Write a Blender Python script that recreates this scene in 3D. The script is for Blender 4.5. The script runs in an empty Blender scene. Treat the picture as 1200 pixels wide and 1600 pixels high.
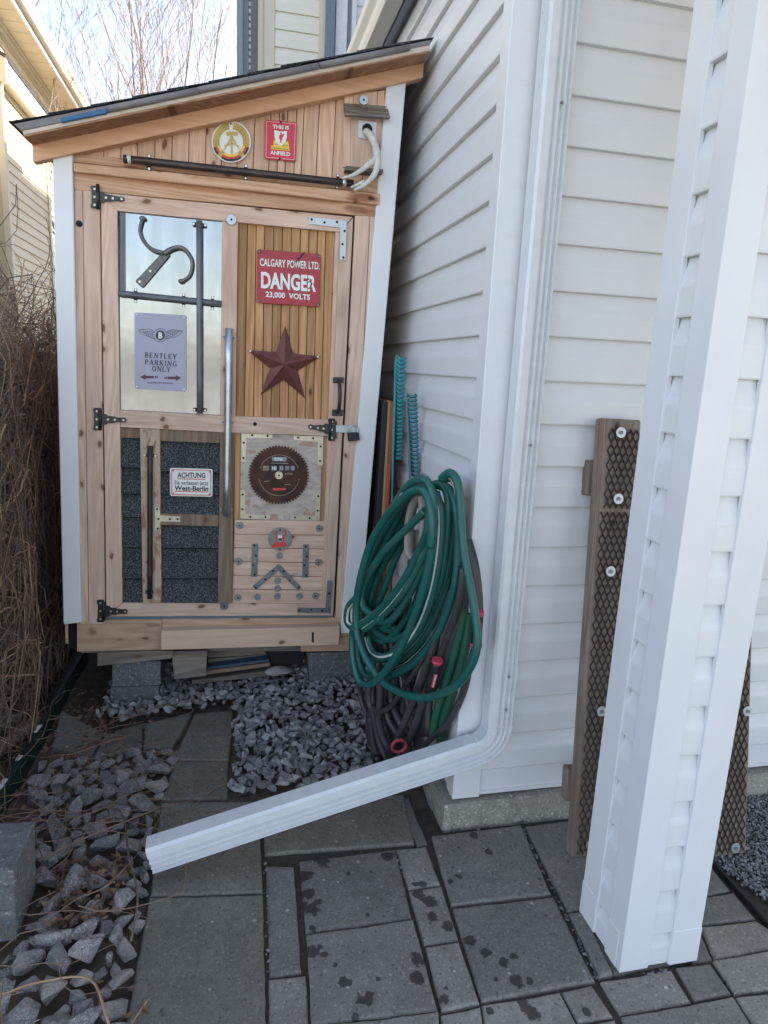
import bpy, bmesh, math, random
import numpy as np
from mathutils import Vector, Matrix, noise
random.seed(7)
SC = bpy.context.scene
COL = SC.collection
rad = math.radians

# ---------------------------------------------------------------- camera
F_PX = 1048.1; YAW, PIT, ROL = rad(13.053), rad(-12.121), rad(2.682)
def cam_axes(yaw, pit, rol):
    cy, sy = math.cos(yaw), math.sin(yaw)
    fwd = np.array([sy*math.cos(pit), cy*math.cos(pit), math.sin(pit)])
    r0 = np.array([cy, -sy, 0.0]); u0 = np.cross(r0, fwd)
    return np.array([r0*math.cos(rol)+u0*math.sin(rol), u0*math.cos(rol)-r0*math.sin(rol), fwd])
MH = cam_axes(YAW, PIT, ROL)
EYE = np.array([0, 0, 1.5])
cam = bpy.data.objects.new('camera', bpy.data.cameras.new('camera'))
COL.objects.link(cam); SC.camera = cam
cam.data.sensor_fit = 'VERTICAL'; cam.data.sensor_height = 36; cam.data.lens = F_PX/1600*36
cam.data.clip_start = 0.02; cam.data.clip_end = 400
m = Matrix.Identity(4)
for i in range(3):
    m[i][0] = MH[0][i]; m[i][1] = MH[1][i]; m[i][2] = -MH[2][i]; m[i][3] = EYE[i]
cam.matrix_world = m

# ---------------------------------------------------------------- sky, sun, exposure
SUN_AZ, SUN_EL = rad(20), rad(31)      # azimuth from +X towards +Y
w = bpy.data.worlds.new('World'); SC.world = w; w.use_nodes = True
nt = w.node_tree; nt.nodes.clear()
sky = nt.nodes.new('ShaderNodeTexSky'); sky.sky_type = 'NISHITA'; sky.sun_disc = False
sky.sun_elevation = SUN_EL; sky.sun_rotation = rad(90)-SUN_AZ
sky.air_density = 1.0; sky.dust_density = 1.0; sky.ozone_density = 1.0; sky.altitude = 1000
pale = nt.nodes.new('ShaderNodeHueSaturation'); pale.inputs['Saturation'].default_value = .68   # thin high haze
bg = nt.nodes.new('ShaderNodeBackground'); bg.inputs[1].default_value = 0.10
wo = nt.nodes.new('ShaderNodeOutputWorld')
nt.links.new(sky.outputs[0], pale.inputs['Color']); nt.links.new(pale.outputs[0], bg.inputs[0]); nt.links.new(bg.outputs[0], wo.inputs[0])
sl = bpy.data.lights.new('sun', 'SUN'); sl.energy = 4.6; sl.angle = rad(0.5); sl.color = (1, .93, .82)
so = bpy.data.objects.new('sun', sl); COL.objects.link(so)
sd = Vector((math.cos(SUN_EL)*math.cos(SUN_AZ), math.cos(SUN_EL)*math.sin(SUN_AZ), math.sin(SUN_EL)))
so.rotation_euler = sd.to_track_quat('Z', 'Y').to_euler(); so.location = (6, 2, 12)
SC.view_settings.view_transform = 'Standard'; SC.view_settings.look = 'None'
SC.view_settings.exposure = 2.2; SC.view_settings.gamma = 1; SC.view_settings.use_curve_mapping = False

# ---------------------------------------------------------------- geometry helpers
def ray(x, y):
    return np.array([(x-600)/F_PX, -(y-800)/F_PX, 1.0]) @ MH
def hit(x, y, n, d):
    v = ray(x, y); n = np.array(n, float)
    return Vector(EYE + v*((d-n@EYE)/(n@v)))
def G(x, y, z=0): return hit(x, y, (0, 0, 1), z)          # a point of the ground
def YP(x, y, Y): return hit(x, y, (0, 1, 0), Y)           # a point of a wall facing the yard
MS = cam_axes(rad(12.4025), rad(-12.846), rad(4.762))
RW = MH.T @ MS                                            # the shed leans a little
SO = YP(122, 1018, 2.82)
SHED_M = Matrix([[RW[0][0], RW[0][1], RW[0][2], SO[0]], [RW[1][0], RW[1][1], RW[1][2], SO[1]],
                 [RW[2][0], RW[2][1], RW[2][2], SO[2]], [0, 0, 0, 1]])
def S(x, y, d=0.0):
    """a point of the shed front, d metres behind its face (negative: proud of it), in the shed's own axes"""
    n = RW[:, 1]; v = ray(x, y); P0 = np.array(SO)+n*d
    P = EYE + v*(((P0-EYE) @ n)/(v @ n))
    return Vector(RW.T @ (P-np.array(SO)))

def props(o, label=None, cat=None, group=None, kind=None):
    if label: o['label'] = label
    if cat: o['category'] = cat
    if group: o['group'] = group
    if kind: o['kind'] = kind
    return o
def empty(name, loc=(0, 0, 0), label=None, cat=None, group=None, mat=None, parent=None):
    o = bpy.data.objects.new(name, None); COL.objects.link(o)
    if mat is not None: o.matrix_world = mat
    else: o.location = loc
    if parent: o.parent = parent
    o.empty_display_size = .05
    return props(o, label, cat, group)
def link(name, bm, mats, parent=None, smooth=False, loc=None):
    me = bpy.data.meshes.new(name)
    bmesh.ops.recalc_face_normals(bm, faces=bm.faces[:])
    bm.to_mesh(me); bm.free()
    for mt in (mats if isinstance(mats, (list, tuple)) else [mats]): me.materials.append(mt)
    if smooth:
        me.polygons.foreach_set('use_smooth', [True]*len(me.polygons))
    o = bpy.data.objects.new(name, me); COL.objects.link(o)
    if parent: o.parent = parent
    if loc is not None: o.location = loc
    return o
def inst(src, parent=None, name=None, **kw):
    o = src.copy(); COL.objects.link(o)
    if parent is not None: o.parent = parent
    if name: o.name = name
    for k, v in kw.items(): setattr(o, k, v)
    return o
def copy_tree(o, parent=None):
    c = o.copy(); COL.objects.link(c)
    if parent: c.parent = parent
    for ch in list(o.children): copy_tree(ch, c)
    return c
def recentre(o):
    """put the object's origin at its lowest middle point"""
    me = o.data; vs = [v.co for v in me.vertices]
    c = Vector((sum(v.x for v in vs)/len(vs), sum(v.y for v in vs)/len(vs), min(v.z for v in vs)))
    me.transform(Matrix.Translation(-c)); o.matrix_world = o.matrix_world @ Matrix.Translation(c)
    return o
def bevel(bm, off, seg=1):
    if off > 0:
        bmesh.ops.bevel(bm, geom=bm.edges[:], offset=off, segments=seg, affect='EDGES', profile=.6, clamp_overlap=True)
def add_box(bm, x0, x1, y0, y1, z0, z1):
    vs = [bm.verts.new(p) for p in ((x0,y0,z0),(x1,y0,z0),(x1,y1,z0),(x0,y1,z0),(x0,y0,z1),(x1,y0,z1),(x1,y1,z1),(x0,y1,z1))]
    for f in ((0,3,2,1),(4,5,6,7),(0,1,5,4),(1,2,6,5),(2,3,7,6),(3,0,4,7)): bm.faces.new([vs[i] for i in f])
def box(name, x0, x1, y0, y1, z0, z1, mat, parent=None, bev=0.0, **k):
    bm = bmesh.new(); add_box(bm, x0, x1, y0, y1, z0, z1); bevel(bm, bev)
    return link(name, bm, mat, parent, **k)
def add_prism(bm, pts, vec, mi=0):
    """pts: planar polygon, vec: extrusion"""
    a = [bm.verts.new(p) for p in pts]; b = [bm.verts.new(Vector(p)+Vector(vec)) for p in pts]
    n = len(a); fs = [bm.faces.new(a), bm.faces.new(b[::-1])]
    for i in range(n): fs.append(bm.faces.new((a[i], b[i], b[(i+1) % n], a[(i+1) % n])))
    for f in fs: f.material_index = mi
def sp(name, poly, d, t, mat, parent=None, bev=.0012):
    """board on the shed front: photo polygon, front face d proud (negative), t thick"""
    bm = bmesh.new(); add_prism(bm, [S(x, y, d) for x, y in poly], (0, t, 0)); bevel(bm, bev)
    return link(name, bm, mat, parent)
def catmull(P, n):
    P = [Vector(p) for p in P]; Q = [P[0]*2-P[1]]+P+[P[-1]*2-P[-2]]; out = []
    for i in range(1, len(Q)-2):
        for k in range(n):
            t = k/n; a, b, c, d = Q[i-1], Q[i], Q[i+1], Q[i+2]
            out.append(.5*((2*b)+(c-a)*t+(2*a-5*b+4*c-d)*t*t+(3*b-a-3*c+d)*t**3))
    out.append(P[-1]); return out
def add_tube(bm, pts, r, n=8, caps=True, stripe=None, r2=None, mi=0, twist=0.0, ref=None):
    """r: number or list; r2: second radius for flat hoses"""
    pts = [Vector(p) for p in pts]; N = len(pts); rings = []; up = None
    for i, p in enumerate(pts):
        t = (pts[min(i+1, N-1)]-pts[max(i-1, 0)]).normalized()
        if up is None:
            up = Vector(ref) if ref else (Vector((0, 0, 1)) if abs(t.z) < .9 else Vector((0, -1, 0)))
        up = (up-t*up.dot(t)).normalized(); sd_ = t.cross(up)
        ri = r[i] if isinstance(r, (list, tuple)) else r
        rj = ri if r2 is None else r2*(ri/(r[0] if isinstance(r, (list, tuple)) else r))
        ring = []
        for k in range(n):
            a = 2*math.pi*k/n+twist*i
            ring.append(bm.verts.new(p+up*(math.cos(a)*ri)+sd_*(math.sin(a)*rj)))
        rings.append(ring)
    for i in range(N-1):
        for k in range(n):
            f = bm.faces.new((rings[i][k], rings[i][(k+1) % n], rings[i+1][(k+1) % n], rings[i+1][k]))
            f.material_index = 1 if (stripe is not None and k == stripe) else mi
            f.smooth = n > 4
    if caps and n > 2:
        for rg in (rings[0], rings[-1]):
            f = bm.faces.new(rg); f.material_index = mi
def tube(name, pts, r, mat, parent=None, n=10, **k):
    bm = bmesh.new(); add_tube(bm, pts, r, n, **k)
    return link(name, bm, mat, parent)
def circ(c, r, n=16, a0=0.0, ry=None):
    ry = r if ry is None else ry
    return [(c[0]+r*math.cos(a0+2*math.pi*i/n), c[1]+ry*math.sin(a0+2*math.pi*i/n)) for i in range(n)]

# ---------------------------------------------------------------- materials
def mat_new(name):
    mt = bpy.data.materials.new(name); mt.use_nodes = True
    t = mt.node_tree; b = t.nodes['Principled BSDF']; return mt, t, b
def nd(t, kind, **k):
    n = t.nodes.new(kind)
    for a, v in k.items():
        if a.startswith('i_'):
            n.inputs[int(a[2:]) if a[2:].isdigit() else a[2:].replace('_', ' ')].default_value = v
        else: setattr(n, a, v)
    return n
def mth(t, op, a, b=None, clamp=False):
    n = t.nodes.new('ShaderNodeMath'); n.operation = op; n.use_clamp = clamp
    for i, v in enumerate((a, b)):
        if v is None: continue
        if isinstance(v, (int, float)): n.inputs[i].default_value = v
        else: t.links.new(v, n.inputs[i])
    return n.outputs[0]
def mixc(t, f, a, b, mode='MIX'):
    n = t.nodes.new('ShaderNodeMix'); n.data_type = 'RGBA'; n.blend_type = mode
    for s, v in ((n.inputs[0], f), (n.inputs[6], a), (n.inputs[7], b)):
        if isinstance(v, (int, float)): s.default_value = v
        elif isinstance(v, tuple): s.default_value = (v[0], v[1], v[2], 1)
        else: t.links.new(v, s)
    return n.outputs[2]
def ramp(t, v, lo, hi):
    n = t.nodes.new('ShaderNodeMapRange'); n.inputs[1].default_value = lo; n.inputs[2].default_value = hi
    t.links.new(v, n.inputs[0]); return n.outputs[0]
def coords(t, scale=(1, 1, 1), rnd=True, space='Object'):
    tc = t.nodes.new('ShaderNodeTexCoord'); out = tc.outputs[space]
    if rnd:
        oi = t.nodes.new('ShaderNodeObjectInfo'); va = t.nodes.new('ShaderNodeVectorMath'); va.operation = 'SCALE'
        va.inputs[0].default_value = (31.7, 17.3, 53.1); t.links.new(oi.outputs['Random'], va.inputs['Scale'])
        vb = t.nodes.new('ShaderNodeVectorMath'); t.links.new(out, vb.inputs[0]); t.links.new(va.outputs[0], vb.inputs[1]); out = vb.outputs[0]
    mp = t.nodes.new('ShaderNodeMapping'); mp.inputs['Scale'].default_value = scale
    t.links.new(out, mp.inputs[0]); return mp.outputs[0]
def noi(t, vec, scale, detail=4, rough=.55, dist=0):
    n = nd(t, 'ShaderNodeTexNoise', i_Scale=scale, i_Detail=detail, i_Roughness=rough, i_Distortion=dist)
    t.links.new(vec, n.inputs['Vector']); return n.outputs['Fac']
def bump(t, b, h, strength=.3, dist=.002):
    n = nd(t, 'ShaderNodeBump', i_Strength=strength, i_Distance=dist); t.links.new(h, n.inputs['Height'])
    t.links.new(n.outputs[0], b.inputs['Normal'])
def rndval(t, col, amt, sat=1.0):
    oi = t.nodes.new('ShaderNodeObjectInfo'); h = nd(t, 'ShaderNodeHueSaturation', i_Saturation=sat)
    v = mth(t, 'ADD', mth(t, 'MULTIPLY', oi.outputs['Random'], 2*amt), 1-amt)
    t.links.new(v, h.inputs['Value']); t.links.new(col, h.inputs['Color']); return h.outputs[0]
def plain(name, c, rough=.6, metal=0.0, var=.12, nscale=25, bmp=.15, bscale=120, spec=.5, rnd=0.0):
    mt, t, b = mat_new(name)
    v = coords(t); n = noi(t, v, nscale, 5)
    col = mixc(t, ramp(t, n, .25, .75), tuple(x*(1-var) for x in c), tuple(min(1, x*(1+var)) for x in c))
    if rnd: col = rndval(t, col, rnd)
    t.links.new(col, b.inputs['Base Color'])
    b.inputs['Metallic'].default_value = metal; b.inputs['Specular IOR Level'].default_value = spec
    t.links.new(mth(t, 'ADD', mth(t, 'MULTIPLY', n, .25), rough-.12), b.inputs['Roughness'])
    if bmp: bump(t, b, noi(t, v, bscale, 4), bmp, .001)
    return mt
def wood(name, light, dark, axis=2, grain=.5, knots=.55, knotc=(.16, .07, .035), var=.13, weather=0.0, stain=None, spots=()):
    mt, t, b = mat_new(name)
    s = [1, 1, 1]; s[axis] = .07
    v = coords(t, tuple(s))
    low = noi(t, v, 9, 2, .5, .3)
    ring = mth(t, 'MULTIPLY', mth(t, 'ADD', mth(t, 'SINE', mth(t, 'MULTIPLY', low, 75)), 1.0), .5)
    fine = noi(t, v, 95, 6, .7)
    sh = ramp(t, fine, .3, .75)
    f = mth(t, 'ADD', mth(t, 'MULTIPLY', ring, grain*.75), mth(t, 'MULTIPLY', sh, grain*.95), True)
    col = mixc(t, f, light, dark)
    blot = noi(t, coords(t, tuple([1 if i != axis else .3 for i in range(3)])), 6, 3)
    col = mixc(t, mth(t, 'MULTIPLY', ramp(t, blot, .48, .78), .55), col, tuple(.5*(light[i]*.9+dark[i]) for i in range(3)))
    if weather:
        g = ramp(t, noi(t, coords(t, tuple([2 if i != axis else .5 for i in range(3)])), 9, 6, .7), .42, .7)
        col = mixc(t, mth(t, 'MULTIPLY', g, weather), col, (.22, .2, .185))
    if stain:
        g = ramp(t, noi(t, coords(t, tuple([1.4 if i != axis else .35 for i in range(3)])), 5, 5, .6), .6, .68)
        col = mixc(t, mth(t, 'MULTIPLY', g, .8), col, stain)
    if knots:
        ks = [1.5, .02, 1.5]; ks[axis] = .8
        kv = coords(t, tuple(ks))
        sx = t.nodes.new('ShaderNodeSeparateXYZ'); cx = t.nodes.new('ShaderNodeCombineXYZ'); t.links.new(kv, sx.inputs[0])
        wb = mth(t, 'MULTIPLY', noi(t, kv, 14, 2), .05)
        t.links.new(mth(t, 'ADD', sx.outputs[0], wb), cx.inputs[0]); t.links.new(mth(t, 'ADD', sx.outputs[2], wb), cx.inputs[1])
        vo = nd(t, 'ShaderNodeTexVoronoi', i_Scale=6.5, voronoi_dimensions='2D'); t.links.new(cx.outputs[0], vo.inputs['Vector'])
        sep = t.nodes.new('ShaderNodeSeparateColor'); t.links.new(vo.outputs['Color'], sep.inputs[0])
        on = mth(t, 'GREATER_THAN', sep.outputs[0], 1-knots)
        core = mth(t, 'SUBTRACT', 1.0, ramp(t, vo.outputs['Distance'], .05, .085))
        halo = mth(t, 'SUBTRACT', 1.0, ramp(t, vo.outputs['Distance'], .05, .19))
        col = mixc(t, mth(t, 'MULTIPLY', mth(t, 'MULTIPLY', halo, on), .45), col, tuple(.6*x for x in dark))
        col = mixc(t, mth(t, 'MULTIPLY', mth(t, 'MULTIPLY', core, on), .85), col, knotc)
    col = rndval(t, col, var)
    if spots:
        tc = t.nodes.new('ShaderNodeTexCoord'); sx = t.nodes.new('ShaderNodeSeparateXYZ'); t.links.new(tc.outputs['Object'], sx.inputs[0])
        wob = noi(t, coords(t, tuple([1 if i != axis else .25 for i in range(3)]), rnd=False), 60, 4, .65)
        for (x0, z0, rx, rz, cc, am) in spots:
            dx = mth(t, 'DIVIDE', mth(t, 'SUBTRACT', sx.outputs[0], x0), rx); dz = mth(t, 'DIVIDE', mth(t, 'SUBTRACT', sx.outputs[2], z0), rz)
            dd_ = mth(t, 'SQRT', mth(t, 'ADD', mth(t, 'MULTIPLY', dx, dx), mth(t, 'MULTIPLY', dz, dz)))
            mk = mth(t, 'SUBTRACT', 1.0, ramp(t, mth(t, 'ADD', dd_, mth(t, 'MULTIPLY', mth(t, 'SUBTRACT', wob, .5), 2.2)), .55, 1.1))
            col = mixc(t, mth(t, 'MULTIPLY', mk, am), col, cc)
    t.links.new(col, b.inputs['Base Color']); b.inputs['Roughness'].default_value = .78
    b.inputs['Specular IOR Level'].default_value = .25
    bump(t, b, mth(t, 'ADD', fine, mth(t, 'MULTIPLY', ring, .35)), .35, .0012)
    return mt

M = {}
PINE_L, PINE_D = (.76, .56, .45), (.47, .29, .20)
M['pine_v'] = wood('pine_vertical', PINE_L, PINE_D, 2, .45, .4, weather=.22)
M['pine_h'] = wood('pine_horizontal', PINE_L, PINE_D, 0, .45, .4, weather=.22)
M['pine_warm'] = wood('pine_gable', (.80, .56, .41), (.50, .29, .18), 2, .5, .35, weather=.1, stain=(.33, .15, .075))
M['header'] = wood('pine_header', (.74, .49, .33), (.47, .25, .135), 0, .6, .5, stain=(.26, .10, .04), spots=[(S(x, y).x, S(x, y).z, rx, rz, cc, am) for x, y, rx, rz, cc, am in ((565,312,.07,.018,(.24,.08,.03),.8),(577,313,.014,.008,(.05,.025,.015),.9),(560,329,.075,.016,(.20,.065,.03),.7),(300,296,.25,.009,(.45,.20,.09),.6),(205,262,.03,.006,(.2,.08,.04),.7),(252,271,.013,.011,(.25,.13,.08),.8),(460,310,.2,.008,(.4,.19,.09),.5))])
M['rafter'] = wood('cedar_rafter', (.68, .42, .27), (.52, .29, .165), 0, .4, .12)
M['deckboard'] = wood('roof_board', (.52, .30, .17), (.30, .15, .08), 0, .9, .5, weather=.1)
M['deckedge'] = wood('roof_board_edge', (.66, .56, .47), (.44, .35, .27), 0, .6, 0)
M['cedar'] = wood('cedar_slats', (.56, .33, .17), (.31, .15, .065), 2, .6, .5, var=.25, knotc=(.1,.04,.015))
M['oldwood_v'] = wood('weathered_vertical', (.36, .25, .17), (.2, .13, .085), 2, .9, .3, weather=.35)
M['oldwood_h'] = wood('weathered_horizontal', (.36, .27, .2), (.2, .14, .1), 0, .9, .2, weather=.4)
M['base'] = wood('base_beam', (.62, .42, .30), (.40, .24, .15), 0, .6, .4, weather=.12, spots=[(S(145,985).x, S(145,985).z, .022, .018, (.20,.10,.055), .7), (S(188,997).x, S(188,997).z, .02, .008, (.22,.11,.06), .6), (S(240,975).x, S(240,975).z, .03, .008, (.25,.12,.07), .6)])
M['step'] = wood('step_board', (.60, .43, .32), (.46, .31, .22), 0, .35, .2, weather=.1)
M['greywood'] = wood('grey_wood', (.26, .22, .18), (.13, .105, .085), 0, .9, .3, weather=.5)
M['ramp'] = wood('ramp_plank', (.30, .23, .185), (.16, .115, .09), 2, .9, .4, weather=.45, knotc=(.05, .03, .02))
M['rampside'] = wood('ramp_plank_side', (.32, .19, .11), (.18, .1, .06), 2, .8, .2, weather=.3)
M['fence'] = wood('fence_boards', (.16, .12, .09), (.08, .06, .045), 2, .9, .3, weather=.5)
def vinyl(name, c, axis=0, rough=.42, amt=.35):
    mt, t, b = mat_new(name)
    s = [1, 1, 1]; s[axis] = .035
    v = coords(t, tuple(s)); g = noi(t, v, 130, 3, .6, .6)
    d = noi(t, coords(t, rnd=False, space='Object'), 3.5, 5, .6)
    col = mixc(t, ramp(t, d, .35, .75), c, tuple(x*.93 for x in c))
    sp_ = noi(t, coords(t), 60, 3, .7)
    col = mixc(t, mth(t, 'MULTIPLY', ramp(t, sp_, .7, .8), .25), col, tuple(x*.75 for x in c))
    t.links.new(col, b.inputs['Base Color']); b.inputs['Roughness'].default_value = rough
    b.inputs['Specular IOR Level'].default_value = .35
    bump(t, b, g, amt, .0016)
    b1 = b.inputs['Normal'].links[0].from_node; b2 = nd(t, 'ShaderNodeBump', i_Strength=.5, i_Distance=.012)
    t.links.new(noi(t, coords(t, (1, 1, 1)), 3.2, 2), b2.inputs['Height']); t.links.new(b2.outputs[0], b1.inputs['Normal'])
    return mt
M['vinyl'] = vinyl('white_vinyl_siding', (.72, .73, .745))
M['vinyl_y'] = vinyl('white_vinyl_siding_side', (.72, .73, .745), 1)
M['trim'] = vinyl('white_vinyl_trim', (.73, .74, .765), 2, .4, .18)
M['beige'] = vinyl('cream_siding', (.62, .54, .40), 1)
M['beige_x'] = vinyl('cream_siding_rear', (.72, .69, .60), 0)
M['beigetrim'] = vinyl('cream_trim', (.62, .56, .45), 2, .4, .15)
M['blue_grey'] = plain('blue_grey_trim', (.12, .175, .23), .5)  # own blue-grey of the trims, downspout and threshold strip
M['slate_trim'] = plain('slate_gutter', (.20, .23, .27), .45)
M['gutter'] = plain('cream_gutter', (.70, .67, .60), .35, var=.05)
M['soffit'] = plain('shaded_soffit', (.30, .31, .31), .5, var=.05)  # the shade under the eave is put into this dark grey
M['white_metal'] = plain('white_painted_metal', (.64, .655, .67), .32, var=.06, bmp=.05, spec=.6)
M['post'] = plain('white_post_paint', (.75, .755, .78), .45, var=.04, nscale=4, bmp=.06)
M['black_iron'] = plain('black_iron', (.012, .013, .016), .42, var=.4, spec=.6)
M['pipe_dark'] = plain('dark_steel_pipe', (.075, .06, .055), .45, .7, var=.35, nscale=12)
M['pipe_grey'] = plain('grey_steel_pipe', (.14, .15, .165), .5, .4, var=.3, nscale=12)
M['galv'] = plain('galvanised_steel', (.55, .58, .61), .38, .9, var=.25, nscale=14, bmp=.1)
M['zinc'] = plain('zinc_plate', (.46, .50, .53), .45, .75, var=.12, nscale=40)
M['zinc_dull'] = plain('dull_steel_plate', (.20, .22, .23), .5, .6, var=.3, nscale=30)
M['brass'] = plain('brass_plate', (.56, .53, .42), .42, .7, var=.15)
M['copper'] = plain('rusty_clamp', (.12, .055, .035), .55, .6, var=.3)
M['hole'] = plain('dark_hole', (.008, .007, .007), .8, var=.2)
M['gap_shade'] = plain('painted_gap_shade', (.012, .012, .014), .9)  # near-black backing colour paints in the shade of the gaps
M['cork'] = plain('grey_cast_iron', (.16, .17, .17), .55, .5, var=.3, nscale=60, bmp=.5, bscale=200)
M['washer'] = plain('grey_washer', (.26, .265, .25), .5, .55, var=.25, nscale=60)
M['star'] = plain('rust_red_star', (.17, .06, .053), .5, .3, var=.25, nscale=30, rnd=0)
M['rust'] = plain('rust_brown', (.062, .024, .016), .6, .3, var=.75, nscale=16, bmp=.4)
M['red_sign'] = plain('red_enamel', (.36, .018, .035), .38, var=.18, nscale=10)
M['red_bright'] = plain('bright_red_enamel', (.60, .03, .055), .4, var=.08)
M['white_print'] = plain('white_print', (.78, .78, .76), .45, var=.08)
M['black_print'] = plain('black_print', (.02, .02, .025), .5)
M['chip'] = plain('enamel_chip', (.03, .017, .015), .7, var=.5)
M['lav'] = plain('lavender_grey_sign', (.37, .37, .47), .4, var=.06, nscale=5)
M['ink'] = plain('plum_ink', (.085, .03, .05), .5)
M['ink_grey'] = plain('grey_ink', (.05, .05, .07), .5)
M['gold'] = plain('gold_print', (.58, .40, .08), .45, var=.2)
M['yellow'] = plain('yellow_print', (.80, .56, .06), .45)
M['red_print'] = plain('red_print', (.62, .05, .05), .45)
M['blue_tarp'] = plain('blue_tarp', (.03, .12, .26), .5, bmp=.4, bscale=60)
M['membrane'] = plain('grey_roof_membrane', (.19, .18, .18), .6, var=.2, bmp=.4)
M['bone'] = plain('antler_bone', (.60, .58, .53), .5, var=.18, nscale=30, bmp=.4)
M['label_blue'] = plain('faded_blue_label', (.22, .27, .33), .5, var=.2)
M['label_tan'] = plain('faded_tan_label', (.5, .36, .25), .5, var=.2)
M['lip'] = plain('pale_metal_sign', (.62, .62, .66), .4)
M['teal'] = plain('teal_rake_plastic', (.015, .19, .22), .4, var=.2)
M['tealrake2'] = plain('blue_rake_plastic', (.03, .14, .18), .4, var=.2)
M['orange'] = plain('orange_edge', (.42, .085, .03), .5, var=.25)
M['sled'] = plain('black_panel', (.02, .018, .018), .6)
M['tan'] = plain('tan_foam', (.36, .25, .14), .7)
M['hanger'] = plain('grey_plastic_hanger', (.26, .24, .22), .45)
def hose_mat(name, c, dirt=.35):
    mt, t, b = mat_new(name); v = coords(t, rnd=False)
    n = noi(t, v, 22, 6, .65); n2 = noi(t, v, 6, 3)
    col = mixc(t, mth(t, 'MULTIPLY', ramp(t, n, .45, .72), dirt), c, tuple(.35*x+.06 for x in c))
    col = mixc(t, mth(t, 'MULTIPLY', ramp(t, n2, .4, .7), .4), col, tuple(x*.6 for x in c))
    t.links.new(col, b.inputs['Base Color'])
    t.links.new(mth(t, 'ADD', mth(t, 'MULTIPLY', n, .3), .3), b.inputs['Roughness'])
    bump(t, b, noi(t, v, 260, 3), .12, .001); return mt
M['hose'] = hose_mat('green_hose_rubber', (.007, .10, .088))
M['hose_l'] = hose_mat('green_hose_rubber_dusty', (.014, .115, .10), .6)
M['stripe'] = plain('hose_white_stripe', (.60, .64, .58), .5, var=.15)
M['soaker'] = hose_mat('dark_grey_soaker_hose', (.045, .043, .048), .4)
M['corrug'] = hose_mat('green_corrugated_hose', (.015, .10, .055), .3)
M['pink'] = plain('red_pink_grip', (.55, .055, .09), .5)
M['black_rub'] = plain('black_rubber', (.016, .016, .018), .5)
def sheet_mat():
    mt, t, b = mat_new('brushed_sheet_metal'); v = coords(t, (1, 1, .25), rnd=False)
    n = noi(t, v, 14, 6, .6); sp_ = noi(t, coords(t, rnd=False), 170, 2, .7)
    col = mixc(t, ramp(t, n, .3, .75), (.34, .36, .385), (.26, .275, .285))
    col = mixc(t, mth(t, 'MULTIPLY', ramp(t, sp_, .62, .72), .25), col, (.35, .33, .3))
    t.links.new(col, b.inputs['Base Color']); b.inputs['Metallic'].default_value = .96
    t.links.new(mth(t, 'ADD', mth(t, 'MULTIPLY', n, .16), .07), b.inputs['Roughness'])
    bump(t, b, noi(t, coords(t, rnd=False), 4, 3), .12, .012); return mt
M['sheet'] = sheet_mat()
def shingle_mat(name, a, c):
    mt, t, b = mat_new(name); v = coords(t)
    n = nd(t, 'ShaderNodeTexVoronoi', i_Scale=420.0); t.links.new(v, n.inputs['Vector'])
    s = t.nodes.new('ShaderNodeSeparateColor'); t.links.new(n.outputs['Color'], s.inputs[0])
    k = ramp(t, s.outputs[0], .35, 1.0); col = mixc(t, mth(t, 'POWER', k, 2.2), a, c)
    col = rndval(t, col, .12); t.links.new(col, b.inputs['Base Color']); b.inputs['Roughness'].default_value = .85
    bump(t, b, s.outputs[0], .6, .002); return mt
M['shingle'] = shingle_mat('asphalt_shingle', (.014, .017, .022), (.19, .21, .23))
def osb_mat():
    mt, t, b = mat_new('weathered_osb'); v = coords(t, (1, 1, 1.7))
    ds = noi(t, v, 12, 3, .6)
    vv = t.nodes.new('ShaderNodeVectorMath'); vv.operation = 'ADD'; t.links.new(v, vv.inputs[0]); 
    cb = t.nodes.new('ShaderNodeVectorMath'); cb.operation = 'SCALE'; cb.inputs[0].default_value = (.12, 0, .09); t.links.new(ds, cb.inputs['Scale'])
    t.links.new(cb.outputs[0], vv.inputs[1])
    vo = nd(t, 'ShaderNodeTexVoronoi', i_Scale=34.0, i_Randomness=1.0); t.links.new(vv.outputs[0], vo.inputs['Vector'])
    s = t.nodes.new('ShaderNodeSeparateColor'); t.links.new(vo.outputs['Color'], s.inputs[0])
    col = mixc(t, s.outputs[0], (.44, .38, .34), (.58, .49, .42))
    col = mixc(t, mth(t, 'MULTIPLY', mth(t, 'GREATER_THAN', s.outputs[1], .92), .6), col, (.42, .22, .13))
    fib = noi(t, coords(t, (.15, 1, 1)), 150, 4, .6)
    col = mixc(t, mth(t, 'MULTIPLY', ramp(t, fib, .45, .7), .45), col, (.28, .25, .22))
    t.links.new(col, b.inputs['Base Color']); b.inputs['Roughness'].default_value = .8
    bump(t, b, mth(t, 'ADD', vo.outputs['Distance'], fib), .5, .002); return mt
M['osb'] = osb_mat()
def rustwood_mat():
    mt, t, b = mat_new('stained_osb_strip'); v = coords(t, (1, 1, .35))
    n = noi(t, v, 38, 5, .6, 1.2); col = mixc(t, ramp(t, n, .52, .64), (.50, .38, .29), (.28, .12, .06))
    n2 = noi(t, coords(t, (1, 1, .1)), 120, 4); col = mixc(t, mth(t, 'MULTIPLY', ramp(t, n2, .4, .7), .4), col, (.3, .22, .17))
    t.links.new(col, b.inputs['Base Color']); b.inputs['Roughness'].default_value = .8; bump(t, b, n, .4, .0015); return mt
M['strip'] = rustwood_mat()
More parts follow.
